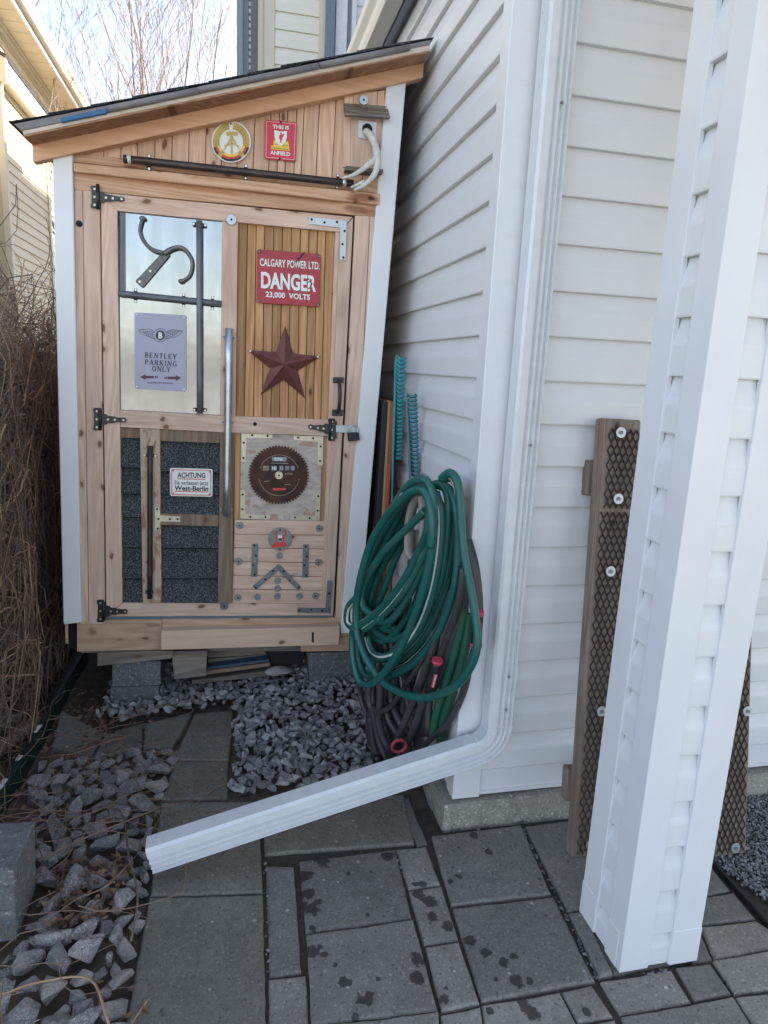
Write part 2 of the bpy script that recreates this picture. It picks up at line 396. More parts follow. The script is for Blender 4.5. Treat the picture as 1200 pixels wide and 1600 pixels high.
def stone_mat(name, a, c, vein=(.45, .46, .48), rnd=.25, vs=9.0, amt=.75, space='Object', k=1.0):
    mt, t, b = mat_new(name); v = coords(t, space=space)
    n = noi(t, v, 18*k, 6, .65, .6); n2 = noi(t, v, 75*k, 4, .7)
    col = mixc(t, ramp(t, n, .3, .7), a, c)
    vn = noi(t, v, vs*2.2*k, 5, .7, 1.4)
    ve = mth(t, 'SUBTRACT', 1.0, ramp(t, mth(t, 'ABSOLUTE', mth(t, 'SUBTRACT', vn, .5)), .004, .03))
    ve = mth(t, 'MULTIPLY', mth(t, 'MULTIPLY', ve, amt), ramp(t, noi(t, v, 11*k, 3), .36, .5))
    col = mixc(t, ve, col, vein)
    col = mixc(t, mth(t, 'MULTIPLY', ramp(t, n2, .55, .75), .45), col, tuple(x*1.9 for x in c))
    geo = t.nodes.new('ShaderNodeNewGeometry')
    vmul = mth(t, 'ADD', mth(t, 'MULTIPLY', geo.outputs['Random Per Island'], 2*rnd), 1-rnd)
    h = nd(t, 'ShaderNodeHueSaturation', i_Saturation=1.0); t.links.new(vmul, h.inputs['Value']); t.links.new(col, h.inputs['Color'])
    col = rndval(t, h.outputs[0], rnd*.8)
    t.links.new(col, b.inputs['Base Color']); b.inputs['Roughness'].default_value = .72; b.inputs['Specular IOR Level'].default_value = .3
    bump(t, b, mth(t, 'ADD', n2, n), .7, .004 if k == 1 else .09); return mt
M['rock'] = stone_mat('grey_limestone_rock', (.175, .178, .176), (.36, .358, .35), (.70, .55, .56), vs=17, amt=.9, k=.06)
M['rock_pale'] = stone_mat('pale_limestone_rock', (.30, .27, .25), (.46, .41, .37), vs=17, k=.06)
M['gravel'] = stone_mat('grey_gravel', (.20, .20, .20), (.38, .375, .365), vs=18, amt=.8, rnd=.45)
M['fine_gravel'] = stone_mat('fine_grey_gravel', (.10, .105, .11), (.2, .2, .2), vs=20, amt=.3, rnd=.45)
M['white_stone'] = stone_mat('white_stone', (.5, .48, .44), (.62, .6, .55), rnd=.05)
def concrete(name, c, rnd=.1, speck=.5, stains=None, bs=.35, fs=120):
    mt, t, b = mat_new(name); v = coords(t); vw = coords(t, rnd=False)
    n = noi(t, v, 9, 6, .62); fine = noi(t, v, fs, 3, .7); mid = noi(t, v, 45, 4, .6)
    col = mixc(t, ramp(t, n, .3, .72), tuple(x*.82 for x in c), tuple(x*1.15 for x in c))
    col = mixc(t, mth(t, 'MULTIPLY', ramp(t, mid, .42, .7), .5), col, tuple(x*.62 for x in c))
    col = mixc(t, mth(t, 'MULTIPLY', ramp(t, fine, .56, .7), speck), col, tuple(min(1, x*2.2+.03) for x in c))
    col = mixc(t, mth(t, 'MULTIPLY', ramp(t, noi(t, v, 110, 2), .6, .7), .7), col, tuple(x*.35 for x in c))
    vo = nd(t, 'ShaderNodeTexVoronoi', i_Scale=26.0); t.links.new(v, vo.inputs['Vector'])
    sc = t.nodes.new('ShaderNodeSeparateColor'); t.links.new(vo.outputs['Color'], sc.inputs[0])
    chipm = mth(t, 'MULTIPLY', mth(t, 'LESS_THAN', vo.outputs['Distance'], .13), mth(t, 'GREATER_THAN', sc.outputs[0], .8))
    col = mixc(t, mth(t, 'MULTIPLY', chipm, .7), col, tuple(min(1, x*2.4) for x in c))
    col = rndval(t, col, rnd)
    rough = .82
    if stains:
        wob = noi(t, vw, 26, 5, .62); acc = None
        tc = t.nodes.new('ShaderNodeTexCoord')
        for (p, r) in stains:
            dn = t.nodes.new('ShaderNodeVectorMath'); dn.operation = 'DISTANCE'
            t.links.new(tc.outputs['Object'], dn.inputs[0]); dn.inputs[1].default_value = (p[0], p[1], 0)
            q = mth(t, 'DIVIDE', dn.outputs['Value'], r)
            acc = q if acc is None else mth(t, 'MINIMUM', acc, q)
        msk = mth(t, 'SUBTRACT', 1.0, ramp(t, mth(t, 'ADD', acc, mth(t, 'MULTIPLY', mth(t, 'SUBTRACT', wob, .5), 3.4)), .85, 1.05))
        dr = nd(t, 'ShaderNodeTexVoronoi', i_Scale=24.0); t.links.new(vw, dr.inputs['Vector'])
        sd2 = t.nodes.new('ShaderNodeSeparateColor'); t.links.new(dr.outputs['Color'], sd2.inputs[0])
        drop = mth(t, 'MULTIPLY', mth(t, 'LESS_THAN', mth(t, 'ADD', dr.outputs['Distance'], mth(t, 'MULTIPLY', mth(t, 'SUBTRACT', wob, .5), .35)), .12), mth(t, 'GREATER_THAN', sd2.outputs[0], .8))
        drop = mth(t, 'MULTIPLY', drop, ramp(t, noi(t, vw, 3, 2), .44, .52))
        msk = mth(t, 'MAXIMUM', msk, mth(t, 'MULTIPLY', drop, .8))
        col = mixc(t, mth(t, 'MULTIPLY', msk, .78), col, (.018, .018, .018))
        t.links.new(mth(t, 'SUBTRACT', .84, mth(t, 'MULTIPLY', msk, .3)), b.inputs['Roughness'])
    else: b.inputs['Roughness'].default_value = .85
    t.links.new(col, b.inputs['Base Color']); b.inputs['Specular IOR Level'].default_value = .25
    bump(t, b, mth(t, 'ADD', fine, mth(t, 'MULTIPLY', mid, .8)), bs, .003); return mt
STAINS = [((754,1530),.0),((1,1),0)]
ST = []
for x, y, r in ((500,1345,16),(505,1300,8),(497,1320,10),(478,1370,16),(482,1395,14),(484,1420,18),(490,1450,8),(488,1485,14),(500,1480,8),(590,1310,13),(605,1337,13),(545,1365,6),(505,1330,8),(575,1428,6),(497,1408,9),(652,1500,18),(655,1530,16),(541,1535,14),(525,1510,7),(506,1492,7),(575,1565,17),(555,1590,8),(648,1380,8),(655,1392,14),(672,1408,13),(678,1434,14),(699,1446,11),(660,1380,8),(735,1472,12),(757,1488,11),(785,1505,12),(803,1495,8),(804,1534,14),(828,1532,9),(775,1530,4),(742,1307,9),(765,1332,8),(717,1370,9),(704,1379,6),(716,1325,4),(755,1327,3),(694,1560,12),(697,1545,7),(830,1580,18),(820,1565,12),(765,1578,8),(915,1578,8),(714,1275,12),(735,1271,5),(1122,1420,12),(590,1530,5),(337,1327,4),(383,1365,3)):
    p = G(x, y); q = G(x+r*.8, y); ST.append((p, (q-p).length))
M['paver'] = concrete('grey_paver', (.20, .192, .172), .14, .35)
M['paver_s'] = concrete('grey_paver_stained', (.192, .182, .163), .14, .5, ST)
M['paver_light'] = concrete('light_paver_stained', (.265, .25, .22), .14, .5, ST)
M['slab'] = concrete('worn_slab', (.18, .17, .142), .1, .45)
M['foundation'] = concrete('concrete_foundation', (.30, .28, .24), .03, .8, [(G(714,1275), .02)])
M['block'] = concrete('rough_concrete_block', (.135, .138, .138), .12, .9, None, .9, 85)
M['soil'] = plain('dark_soil', (.09, .068, .05), .95, var=.5, nscale=30, bmp=.9, bscale=60)
M['bounce_driveway'] = plain('bounce_concrete_driveway', (.42, .39, .34), .9, var=.1, nscale=1.5)
M['road'] = plain('asphalt', (.08, .078, .075), .9)
M['ground'] = plain('dry_lawn', (.24, .19, .115), .95, var=.4, nscale=3, bmp=.5)
M['joint'] = plain('paver_joint_sand', (.05, .045, .036), .95, var=.5, nscale=60, bmp=.8)
M['leaf'] = plain('dry_leaf', (.17, .105, .062), .8, var=.5, nscale=25)
M['twig'] = plain('brown_twig', (.19, .12, .08), .7, var=.5, nscale=4)
M['twig_d'] = plain('grey_twig', (.14, .10, .08), .8, var=.5, nscale=5)
M['twig_l'] = plain('tan_twig', (.36, .23, .14), .7, var=.3, nscale=5)
M['bark'] = plain('pale_bark', (.30, .235, .20), .85, var=.3, nscale=6)
M['bark_tw'] = plain('reddish_twigs', (.30, .225, .195), .85, var=.25, nscale=3)
M['edge_green'] = plain('dark_green_edging', (.008, .03, .024), .45, var=.3)
M['edge_black'] = plain('black_edging', (.015, .015, .016), .6)
M['bluewood'] = plain('faded_blue_paint', (.05, .10, .16), .8, var=.3)
M['tub'] = plain('black_tub', (.012, .013, .016), .4)
M['house_roof'] = shingle_mat('house_shingles', (.05, .045, .04), (.16, .15, .14))

# ---------------------------------------------------------------- ground
def sheet(name, x0, x1, y0, y1, z, mat):
    bm = bmesh.new(); bm.faces.new([bm.verts.new(p) for p in ((x0,y0,z),(x1,y0,z),(x1,y1,z),(x0,y1,z))])
    o = link(name, bm, mat); props(o, kind='structure'); return o
sheet('ground', -120, 120, -60, 180, -.06, M['ground'])
sheet('bounce_driveway', -5.5, 9, -16, -1.9, -.052, M['bounce_driveway'])  # unseen pale paving added behind the camera to bounce warm sunlight
sheet('road', -120, 120, -27, -17.5, -.05, M['road'])
bm = bmesh.new()
for i in range(61):
    for j in range(61):
        x, y = -2.2+i*.11, .4+j*.085
        bm.verts.new((x, y, -.028+.014*noise.noise(Vector((x*4, y*4, 0)))+(.02 if y > 2.05 and x < .7 else 0)))
bm.verts.ensure_lookup_table()
for i in range(60):
    for j in range(60): bm.faces.new([bm.verts[k] for k in (i*61+j, (i+1)*61+j, (i+1)*61+j+1, i*61+j+1)])
props(link('soil', bm, M['soil'], smooth=True), kind='structure')
patio = props(box('patio_bed', -.24, 6, -3, 1.98, -.2, -.012, M['joint']), kind='structure')

PROT = {}
def paver(poly, mat, name='paver', h=.06, gap=.0012, z=0.0, tilt=None, world=False):
    P = [Vector((p[0], p[1], 0)) if world else G(*p) for p in poly]
    c = sum(P, Vector())/len(P); Q = []
    for p in P: d = (p-c); Q.append(c+d*(1-gap/d.length*1.4))
    R = []; jz = random.uniform(-.0035, .0035)
    n = len(Q)
    for i in range(n):
        a, b = Q[i], Q[(i+1) % n]; L = (b-a).length; k = max(2, int(L/.03))
        for s in range(k):
            p = a.lerp(b, s/k)
            if s: p = p+Vector((noise.noise(p*60), noise.noise(p*60+Vector((9, 9, 9))), 0))*.003
            R.append(p)
    bm = bmesh.new(); rings = []
    for (ins, zz) in ((0, -h), (0, -.006), (.0035, -.001), (.0075, 0)):
        ring = []
        for p in R:
            d = p-c; q = p-d.normalized()*ins*1.3
            zt = z+zz+jz
            if tilt: zt += tilt[0]*(p.x-c.x)+tilt[1]*(p.y-c.y)
            ring.append(bm.verts.new((q.x, q.y, zt)))
        rings.append(ring)
    N = len(R)
    for a, b in zip(rings, rings[1:]):
        for i in range(N): bm.faces.new((a[i], a[(i+1) % N], b[(i+1) % N], b[i]))
    bm.faces.new(rings[-1]); bm.faces.new(rings[0][::-1])
    return link(name, bm, mat, patio)
Pm, Ps, Pl, Sl = M['paver'], M['paver_s'], M['paver_light'], M['slab']
paver([(96,1119),(163,1146),(143,1181),(80,1171)], Sl, z=.012, tilt=(-.1, .05))
paver([(166,1147),(224,1130),(222,1178),(147,1181)], Sl, z=.008)
paver([(226,1133),(300,1118),(270,1172),(224,1172)], Sl, z=.012, tilt=(.06, 0))
paver([(303,1115),(365,1110),(363,1150),(287,1153)], Sl, z=.006)
paver([(286,1154),(363,1151),(358,1190),(272,1190)], Sl, z=.008)
paver([(271,1192),(358,1191),(356,1247),(252,1250)], Sl, z=.006, tilt=(0, .02))
paver([(251,1253),(405,1251),(411,1394),(234,1400)], Sl, 'slab', z=.004)
paver([(233,1402),(411,1397),(416,1600),(414,1660),(185,1660)], Sl, 'slab', z=.002)
paver([(410,1251),(632,1241),(648,1317),(413,1334)], Sl, 'slab', z=.003)
paver([(618,1247),(638,1243),(668,1316),(652,1320)], Pm, z=-.004)
paver([(415,1349),(459,1352),(471,1518),(421,1524)], Ps, z=-.001, tilt=(.06, 0))
paver([(419,1527),(478,1520),(485,1610),(486,1660),(419,1660)], Pl)
paver([(467,1344),(618,1326),(644,1433),(477,1457)], Ps)
paver([(478,1460),(646,1436),(685,1579),(486,1602)], Ps)
paver([(618,1325),(666,1320),(689,1380),(638,1388)], Pl)
paver([(638,1390),(690,1382),(717,1467),(662,1475)], Pl)
paver([(664,1478),(717,1470),(750,1567),(690,1580)], Pl)
paver([(674,1306),(814,1289),(862,1397),(705,1415)], Ps, 'slab')
paver([(707,1418),(865,1400),(931,1532),(752,1565)], Ps, 'slab')
paver([(820,1290),(1000,1265),(1060,1395),(887,1424)], Ps, 'slab')
paver([(888,1426),(911,1422),(958,1523),(936,1527)], Ps)
paver([(911,1420),(1010,1405),(1078,1498),(958,1522)], Ps)
paver([(486,1604),(686,1581),(692,1660),(489,1660)], Pl)
paver([(688,1583),(751,1570),(765,1660),(694,1660)], Pl)
paver([(752,1568),(875,1547),(902,1597),(915,1660),(768,1660)], Pl)
paver([(877,1547),(925,1536),(960,1587),(903,1596)], Pl)
paver([(937,1532),(1050,1514),(1081,1564),(969,1584)], Pl)
paver([(1055,1511),(1110,1505),(1143,1552),(1085,1563)], Pm)
paver([(905,1600),(961,1590),(990,1660),(918,1660)], Pl)
paver([(970,1588),(1147,1556),(1200,1640),(1000,1660)], Ps)
paver([(1113,1500),(1205,1484),(1260,1538),(1148,1552)], Pl)
paver([(1149,1556),(1262,1541),(1330,1625),(1203,1640)], Pl)
paver([(1065,1365),(1113,1355),(1142,1390),(1103,1398),(1075,1400)], Pm)
paver([(1080,1402),(1148,1392),(1182,1433),(1095,1443)], Pm)
paver([(1095,1446),(1183,1436),(1240,1472),(1116,1497)], Pl)
paver([(1062,1440),(1093,1452),(1114,1498),(1082,1503)], Pm)
# the patio goes on outside the picture
for i in range(9):
    for j in range(9):
        x0, y0 = 1.42+(i-6)*.31, .98-(j+1)*.31
        if y0 > -1.9 and not (x0 < 1.0 and y0 > .66):
            paver([(x0, y0), (x0+.305, y0), (x0+.305, y0+.305), (x0, y0+.305)], random.choice((Pm, Pl)), world=True)
for j in range(3):
    paver([(1.4+.305*j, 1.0), (1.7+.305*j, 1.0), (1.7+.305*j, 1.14), (1.4+.305*j, 1.14)], Pl, world=True)

# stones
def hull(rng, sx, sy, sz, n=15, jag=.25):
    pts = []
    for _ in range(n):
        v = Vector((rng.gauss(0, 1), rng.gauss(0, 1), rng.gauss(0, 1))).normalized()
        v *= 1-rng.random()*jag
        pts.append(Vector((v.x*sx, v.y*sy, v.z*sz)))
    b = bmesh.new()
    for p in pts: b.verts.new(p)
    r = bmesh.ops.convex_hull(b, input=b.verts[:])
    bmesh.ops.delete(b, geom=[g for g in r['geom_interior'] if isinstance(g, bmesh.types.BMVert)], context='VERTS')
    b.verts.ensure_lookup_table()
    vs = [v.co.copy() for v in b.verts]; fs = [[v.index for v in f.verts] for f in b.faces]
    b.verts.index_update(); fs = [[v.index for v in f.verts] for f in b.faces]
    b.free(); return vs, fs
def in_poly(x, y, P):
    c = False; n = len(P)
    for i in range(n):
        x0, y0 = P[i]; x1, y1 = P[(i+1) % n]
        if (y0 > y) != (y1 > y) and x < (x1-x0)*(y-y0)/(y1-y0)+x0: c = not c
    return c
def scatter(name, polys, spacing, size, mat, layers=2, z0=0.0, seed=3, flat=.7, holes=(), label=None, zf=None):
    rng = random.Random(seed); V = []; F = []
    kinds = [hull(rng, 1, rng.uniform(.6, .85), flat*rng.uniform(.7, 1.1), 10, .3) for _ in range(26)]
    for P in polys:
        xs = [p[0] for p in P]; ys = [p[1] for p in P]
        for L in range(layers):
            y = min(ys)
            while y < max(ys):
                x = min(xs)
                while x < max(xs):
                    px, py = x+rng.uniform(-.45, .45)*spacing, y+rng.uniform(-.45, .45)*spacing
                    if in_poly(px, py, P) and not any(in_poly(px, py, h) for h in holes):
                        vs, fs = kinds[rng.randrange(26)]; s = size*rng.uniform(.62, 1.3)
                        from_e = Matrix.Rotation(rng.uniform(0, 6.28), 3, 'Z') @ Matrix.Rotation(rng.uniform(-.6, .6), 3, 'X') @ Matrix.Rotation(rng.uniform(-.6, .6), 3, 'Y')
                        zz = z0+(zf(px, py) if zf else 0)+L*size*.55+rng.uniform(-.2, .35)*size
                        o = len(V); c = Vector((px, py, zz))
                        V += [(from_e @ (v*s))+c for v in vs]; F += [[i+o for i in f] for f in fs]
                    x += spacing
                y += spacing
    me = bpy.data.meshes.new(name); me.from_pydata([tuple(v) for v in V], [], F); me.materials.append(mat)
    o = bpy.data.objects.new(name, me); COL.objects.link(o); props(o, label, None, None, 'stuff')
    return o
def gp(*p): return [tuple(G(*q))[:2] for q in p]
GRAV = [(-.52, 2.86), (-.55, 2.68), (-.3, 2.7), (-.12, 2.74), (.012, 2.76)] + [tuple(G(365, 1190))[:2], tuple(G(360, 1244))[:2], tuple(G(640, 1236))[:2], (.72, 2.0), (.72, 3.3), (-.52, 3.3)]
scatter('gravel', [GRAV], .034, .0275, M['gravel'], 2, .006, 5, .72, label='angular grey gravel in front of and below the shed', zf=lambda x, y: max(0, min(.07, (y-2.1)*.06+max(0, x)*.05)))
FG = [(1.47, 1.93), (1.5, 1.57), (1.56, 1.40), (1.66, 1.25), (2.4, 1.25), (2.4, 1.93)]
scatter('fine_gravel', [FG], .0125, .0092, M['fine_gravel'], 2, -.003, 8, .7, label='fine dark gravel right of the black edging strip by the wall')
# crumbs of gravel in the joints
crumbs = []
rng = random.Random(4)
for a, b, n in (((815,1292),(935,1530),70), ((925,1425),(965,1520),30), ((690,1300),(870,1275),24), ((1000,1525),(1040,1515),12), ((415,1345),(420,1520),18), ((645,1436),(620,1330),8)):
    A, B = G(*a), G(*b)
    for _ in range(n):
        p = A.lerp(B, rng.random()); q = p+Vector((rng.gauss(0, .004), rng.gauss(0, .004), 0))
        crumbs.append([(q.x-.001, q.y-.001), (q.x+.001, q.y-.001), (q.x+.001, q.y+.001), (q.x-.001, q.y+.001)])
rng = random.Random(11); V = []; F = []
for c in crumbs:
    vs, fs = hull(rng, 1, .8, .7, 12); s = rng.uniform(.003, .0085); o = len(V)
    V += [tuple(v*s+Vector((c[0][0], c[0][1], -.001))) for v in vs]; F += [[i+o for i in f] for f in fs]
me = bpy.data.meshes.new('pebbles'); me.from_pydata(V, [], F); me.materials.append(M['fine_gravel'])
props_o = bpy.data.objects.new('pebbles', me); COL.objects.link(props_o)
props(props_o, 'small grey pebbles caught in the joints of the pavers', None, None, 'stuff')

# the bed of large rocks
BED = gp((60,1200),(150,1183),(280,1175),(262,1230),(235,1300),(225,1400),(205,1500),(190,1640),(-30,1640),(20,1480),(55,1470),(52,1285))
rng = random.Random(21)
kinds = []
def rock_mesh(rng, mat):
    vs, fs = hull(rng, 1, rng.uniform(.65, .9), rng.uniform(.55, .8), 13, .3)
    bm = bmesh.new(); vv = [bm.verts.new(v) for v in vs]
    for f in fs:
        try: bm.faces.new([vv[i] for i in f])
        except ValueError: pass
    bmesh.ops.bevel(bm, geom=bm.edges[:], offset=.035, segments=1, affect='EDGES')
    bmesh.ops.recalc_face_normals(bm, faces=bm.faces[:])
    me = bpy.data.meshes.new('rock'); bm.to_mesh(me); bm.free(); me.materials.append(mat); return me
rock_g = [rock_mesh(rng, M['rock']) for _ in range(14)]; rock_p = [rock_mesh(rng, M['rock_pale']) for _ in range(5)]
placed = []
tries = 0
xs = [p[0] for p in BED]; ys = [p[1] for p in BED]
while len(placed) < 175 and tries < 9000:
    tries += 1
    x, y = rng.uniform(min(xs), max(xs)), rng.uniform(min(ys), max(ys))
    if not in_poly(x, y, BED): continue
    if 1.6 < y < 1.85 and x < -.52: continue
    r = rng.choice((.026, .038, .046, .050, .055)) if y < 2.35 else rng.uniform(.026, .042)
    if any((x-a)**2+(y-b)**2 < ((r+c)*.64)**2 for a, b, c in placed): continue
    placed.append((x, y, r))
for _ in range(9000):
    if len(placed) > 265: break
    x, y, r = rng.uniform(min(xs), max(xs)), rng.uniform(min(ys), max(ys)), rng.uniform(.019, .028)
    if not in_poly(x, y, BED) or (1.6 < y < 1.85 and x < -.52): continue
    if any((x-a)**2+(y-b)**2 < ((r+c)*.74)**2 for a, b, c in placed): continue
    placed.append((x, y, r))
for i, (x, y, r) in enumerate(placed):
    pale = rng.random() < .16
    o = bpy.data.objects.new('rock', rng.choice(rock_p if pale else rock_g)); COL.objects.link(o)
    o.location = (x, y, -.008+r*.42+.02*max(0, .06-abs(x+.45))*8); o.scale = (r*1.22, r*1.12, r*1.15)
    o.rotation_euler = (rng.uniform(-.5, .5), rng.uniform(-.5, .5), rng.uniform(0, 6.28))
    where = 'at the top of the bed below the flat paving pieces' if y > 2.3 else ('between the concrete block and the downspout mouth' if y > 1.72 else 'in the lowest part of the bed below the concrete block')
    size = 'large' if r > .040 else 'small'; hue = 'pale tan' if pale else 'grey white-veined'
    props(o, '%s %s rock %s' % (size, hue, where), 'rock', '%s %s rocks %s' % (size, hue, where))

# dry leaves
def leaves(name, spots, n, seed, label, size=.014):
    rng = random.Random(seed); bm = bmesh.new()
    for (x, y, z, rx, ry) in spots:
        for _ in range(n):
            c = Vector((x+rng.uniform(-rx, rx), y+rng.uniform(-ry, ry), z+rng.uniform(-.01, .012)))
            s = size*rng.uniform(.5, 1.3)
            R = Matrix.Rotation(rng.uniform(0, 6.3), 3, 'Z') @ Matrix.Rotation(rng.uniform(-.9, .9), 3, 'X') @ Matrix.Rotation(rng.uniform(-.5, .5), 3, 'Y')
            pts = [(-1, 0, .15), (-.4, .45, 0), (.3, .4, .1), (1, 0, .35), (.3, -.4, .1), (-.4, -.45, 0)]
            vs = [bm.verts.new(R @ (Vector(p)*s)+c) for p in pts]; mid = [bm.verts.new(R @ (Vector((-.2, 0, -.12))*s)+c)]
            for i in range(6): bm.faces.new((vs[i], vs[(i+1) % 6], mid[0]))
    return props(link(name, bm, M['leaf']), label, None, None, 'stuff')
leaves('leaf_litter', [(-.46, 1.95, .0, .28, .75), (-.45, 2.6, .0, .25, .25), (-.72, 2.6, .0, .2, .5), (-.2, 2.84, .03, .45, .12), (-.4, 1.75, .03, .1, .12), (-.62, 2.75, .0, .15, .2), (.3, 2.92, .04, .3, .1)], 200, 2, 'dry brown leaves between the rocks and under the shed')

# ---------------------------------------------------------------- vinyl siding courses
def course_mesh(name, length, mat, axis=0, e=.1285, d=.016, sgn=-1):
    """one dutch-lap course from z=0 to e, running along x (axis 0, outwards -y*...) or y (axis 1, outwards -x)"""
    prof = [(0.0, .001), (0.0, d*1.05), (e*.03, d*1.15), (e*.50, d*1.08), (e*.56, d*1.0), (e*.66, d*.72), (e*.96, d*.12), (e*1.0, .0012)]
    bm = bmesh.new(); rows = []
    for L in (0, length):
        rows.append([bm.verts.new((L, sgn*o, z) if axis == 0 else (sgn*o, L, z)) for z, o in prof])
    for i in range(len(prof)-1): bm.faces.new((rows[0][i], rows[1][i], rows[1][i+1], rows[0][i+1]))
    bmesh.ops.recalc_face_normals(bm, faces=bm.faces[:])
    me = bpy.data.meshes.new(name); bm.to_mesh(me); bm.free(); me.materials.append(mat)
    return me
def courses(parent, me, x, y, zs, name='siding_panel', rz=0):
    for z in zs:
        o = bpy.data.objects.new(name, me); COL.objects.link(o); o.parent = parent; o.location = (x, y, z); o.rotation_euler.z = rz
WX, WY = .735, 1.90                       # side wall plane, front wall plane
house = empty('white_house', (WX, WY, 0), 'white vinyl sided house with corner trim and downspout, right of the shed', 'house')
hm = Matrix.Translation(Vector((-WX, -WY, 0)))
def hpart(name, x0, x1, y0, y1, z0, z1, mat, bev=0, parent=None):
    o = box(name, x0, x1, y0, y1, z0, z1, mat, None, bev); o.parent = parent or house
    if (parent or house) is house: o.location = (-WX, -WY, 0)
    return o
hwall = hpart('wall', WX, 5.6, WY, 9.0, .10, 3.05, M['trim'])
def hchild(o): o.parent = hwall; return o
me_f = course_mesh('siding_front', 4.6, M['vinyl'], 0)
me_s = course_mesh('siding_side', 6.9, M['vinyl_y'], 1, .1245)
courses(hwall, me_f, WX+.02, WY, [.1285*(k+.55)+.0 for k in range(1, 22)])
courses(hwall, me_s, WX, WY+.03, [.1135+.1245*k for k in range(0, 23)])
# starter course and J-trim at the foot of the front wall
bm = bmesh.new(); add_box(bm, WX+.05, 5.5, WY-.012, WY+.002, .104, .118); add_box(bm, WX+.05, 5.5, WY-.007, WY+.003, .118, .2)
link('starter_strip', bm, M['trim'], hwall)
bm = bmesh.new(); T = .018
add_prism(bm, [(WX-T, WY-T, .098), (WX+.078, WY-T, .098), (WX+.078, WY, .098), (WX, WY, .098), (WX, WY+.05, .098), (WX-T, WY+.05, .098)], (0, 0, 3.0)); bevel(bm, .0025)
link('corner_trim', bm, M['trim'], hwall)
# the foundation: concrete footing that stands a little proud
bm = bmesh.new(); add_box(bm, .685, 5.7, WY-.035, 9.05, -.15, .093)
bmesh.ops.subdivide_edges(bm, edges=[e for e in bm.edges if e.calc_length() > 1], cuts=60)
for v in bm.verts:
    if v.co.z > 0: v.co.z += noise.noise(v.co*9)*.006; v.co.y += noise.noise(v.co*7+Vector((5, 0, 0)))*.008
fo = link('foundation', bm, M['foundation'], house); fo.location = (-WX, -WY, 0)
# eave of the side wall: soffit, fascia, gutter
hpart('soffit', .64, WX-.001, WY-.1, 6.0, 2.934, 2.945, M['soffit'])
hpart('fascia', .672, .69, WY-.1, 6.0, 2.915, 3.05, M['slate_trim'])
bm = bmesh.new()
prof = [(.668, 3.035), (.668, 2.925), (.60, 2.925), (.59, 2.95), (.588, 2.975), (.566, 3.005), (.562, 3.035), (.572, 3.035), (.58, 3.01), (.60, 2.985), (.60, 2.94), (.655, 2.94), (.655, 3.035)]
add_prism(bm, [(x, WY-.1, z) for x, z in prof], (0, 3.9, 0)); bevel(bm, .002)
g = link('gutter', bm, M['gutter'], house); g.location = (-WX, -WY, 0)
bm = bmesh.new(); add_prism(bm, [(.60, WY-.12, 3.05), (3.4, WY-.12, 4.1), (3.4, WY-.12, 4.2), (.60, WY-.12, 3.09)], (0, 4.2, 0))
rf = link('roof', bm, M['house_roof'], house); rf.location = (-WX, -WY, 0)
up = hpart('shading_storey', 3.4, 9.5, WY+.2, 15, 0, 7.3, M['trim'])  # unseen tall block added to keep the sun off the yard
me_u = course_mesh('siding_upper', 12.8, M['vinyl_y'], 1, .1245)
courses(up, me_u, 3.4, WY+.2, [4.15+.1245*k for k in range(21)])
bm = bmesh.new(); add_prism(bm, [(3.0, WY-.1, 7.3), (9.9, WY-.1, 7.3), (6.4, WY-.1, 8.7)], (0, 13.3, 0))
r2 = link('roof', bm, M['house_roof'], house); r2.location = (-WX, -WY, 0)  # unseen roof of the added sun-blocking storey

# the downspout of the house
ds = empty('downspout', (.83, 1.85, 0), 'white corrugated downspout bending left across the gravel', 'downspout')
def dprof(w=.082, h=.060):
    """profile in (u: across the front face, v: depth, front is negative)"""
    P = []
    P += [(-w/2, h/2), (-w/2, -h/2+.008), (-w/2+.007, -h/2)]
    for c in (-.004, .014, .030):
        P += [(c-.0075, -h/2), (c-.0045, -h/2+.010), (c+.0015, -h/2+.010), (c+.0055, -h/2)]
    P += [(w/2-.004, -h/2), (w/2, -h/2+.005), (w/2, h/2)]
    return P
def dsweep(bm, path, scl=None, close=True):
    """path in the X-Z plane at depth y; u is across, front looks towards -y"""
    P = dprof(); rings = []; N = len(path)
    for i, (x, y, z) in enumerate(path):
        a = path[max(i-1, 0)]; b = path[min(i+1, N-1)]
        t = Vector((b[0]-a[0], b[1]-a[1], b[2]-a[2])).normalized()
        fr = Vector((0, -1, 0)); fr = (fr-t*fr.dot(t)).normalized(); u = fr.cross(t)*-1
        s = scl[i] if scl else 1
        rings.append([bm.verts.new(Vector((x, y, z))+u*(-pu*s)-fr*(pv*s)) for pu, pv in P])
    n = len(P)
    for a, b in zip(rings, rings[1:]):
        for k in range(n): bm.faces.new((a[k], a[(k+1) % n], b[(k+1) % n], b[k]))
    return rings
DX = .832; DY = 1.835
def dpart(name, path, scl=None, mat='white_metal'):
    bm = bmesh.new(); dsweep(bm, path, scl)
    o = link(name, bm, M[mat], ds); o.location = (-.83, -1.85, 0)
    sm = o.modifiers.new('wall', 'SOLIDIFY'); sm.thickness = .0012
    return o
dpart('upright_pipe', [(DX, DY, 3.0), (DX, DY, .44)])
dpart('joint_collar', [(DX, DY, .60), (DX, DY, .55)], [1.03, 1.03])
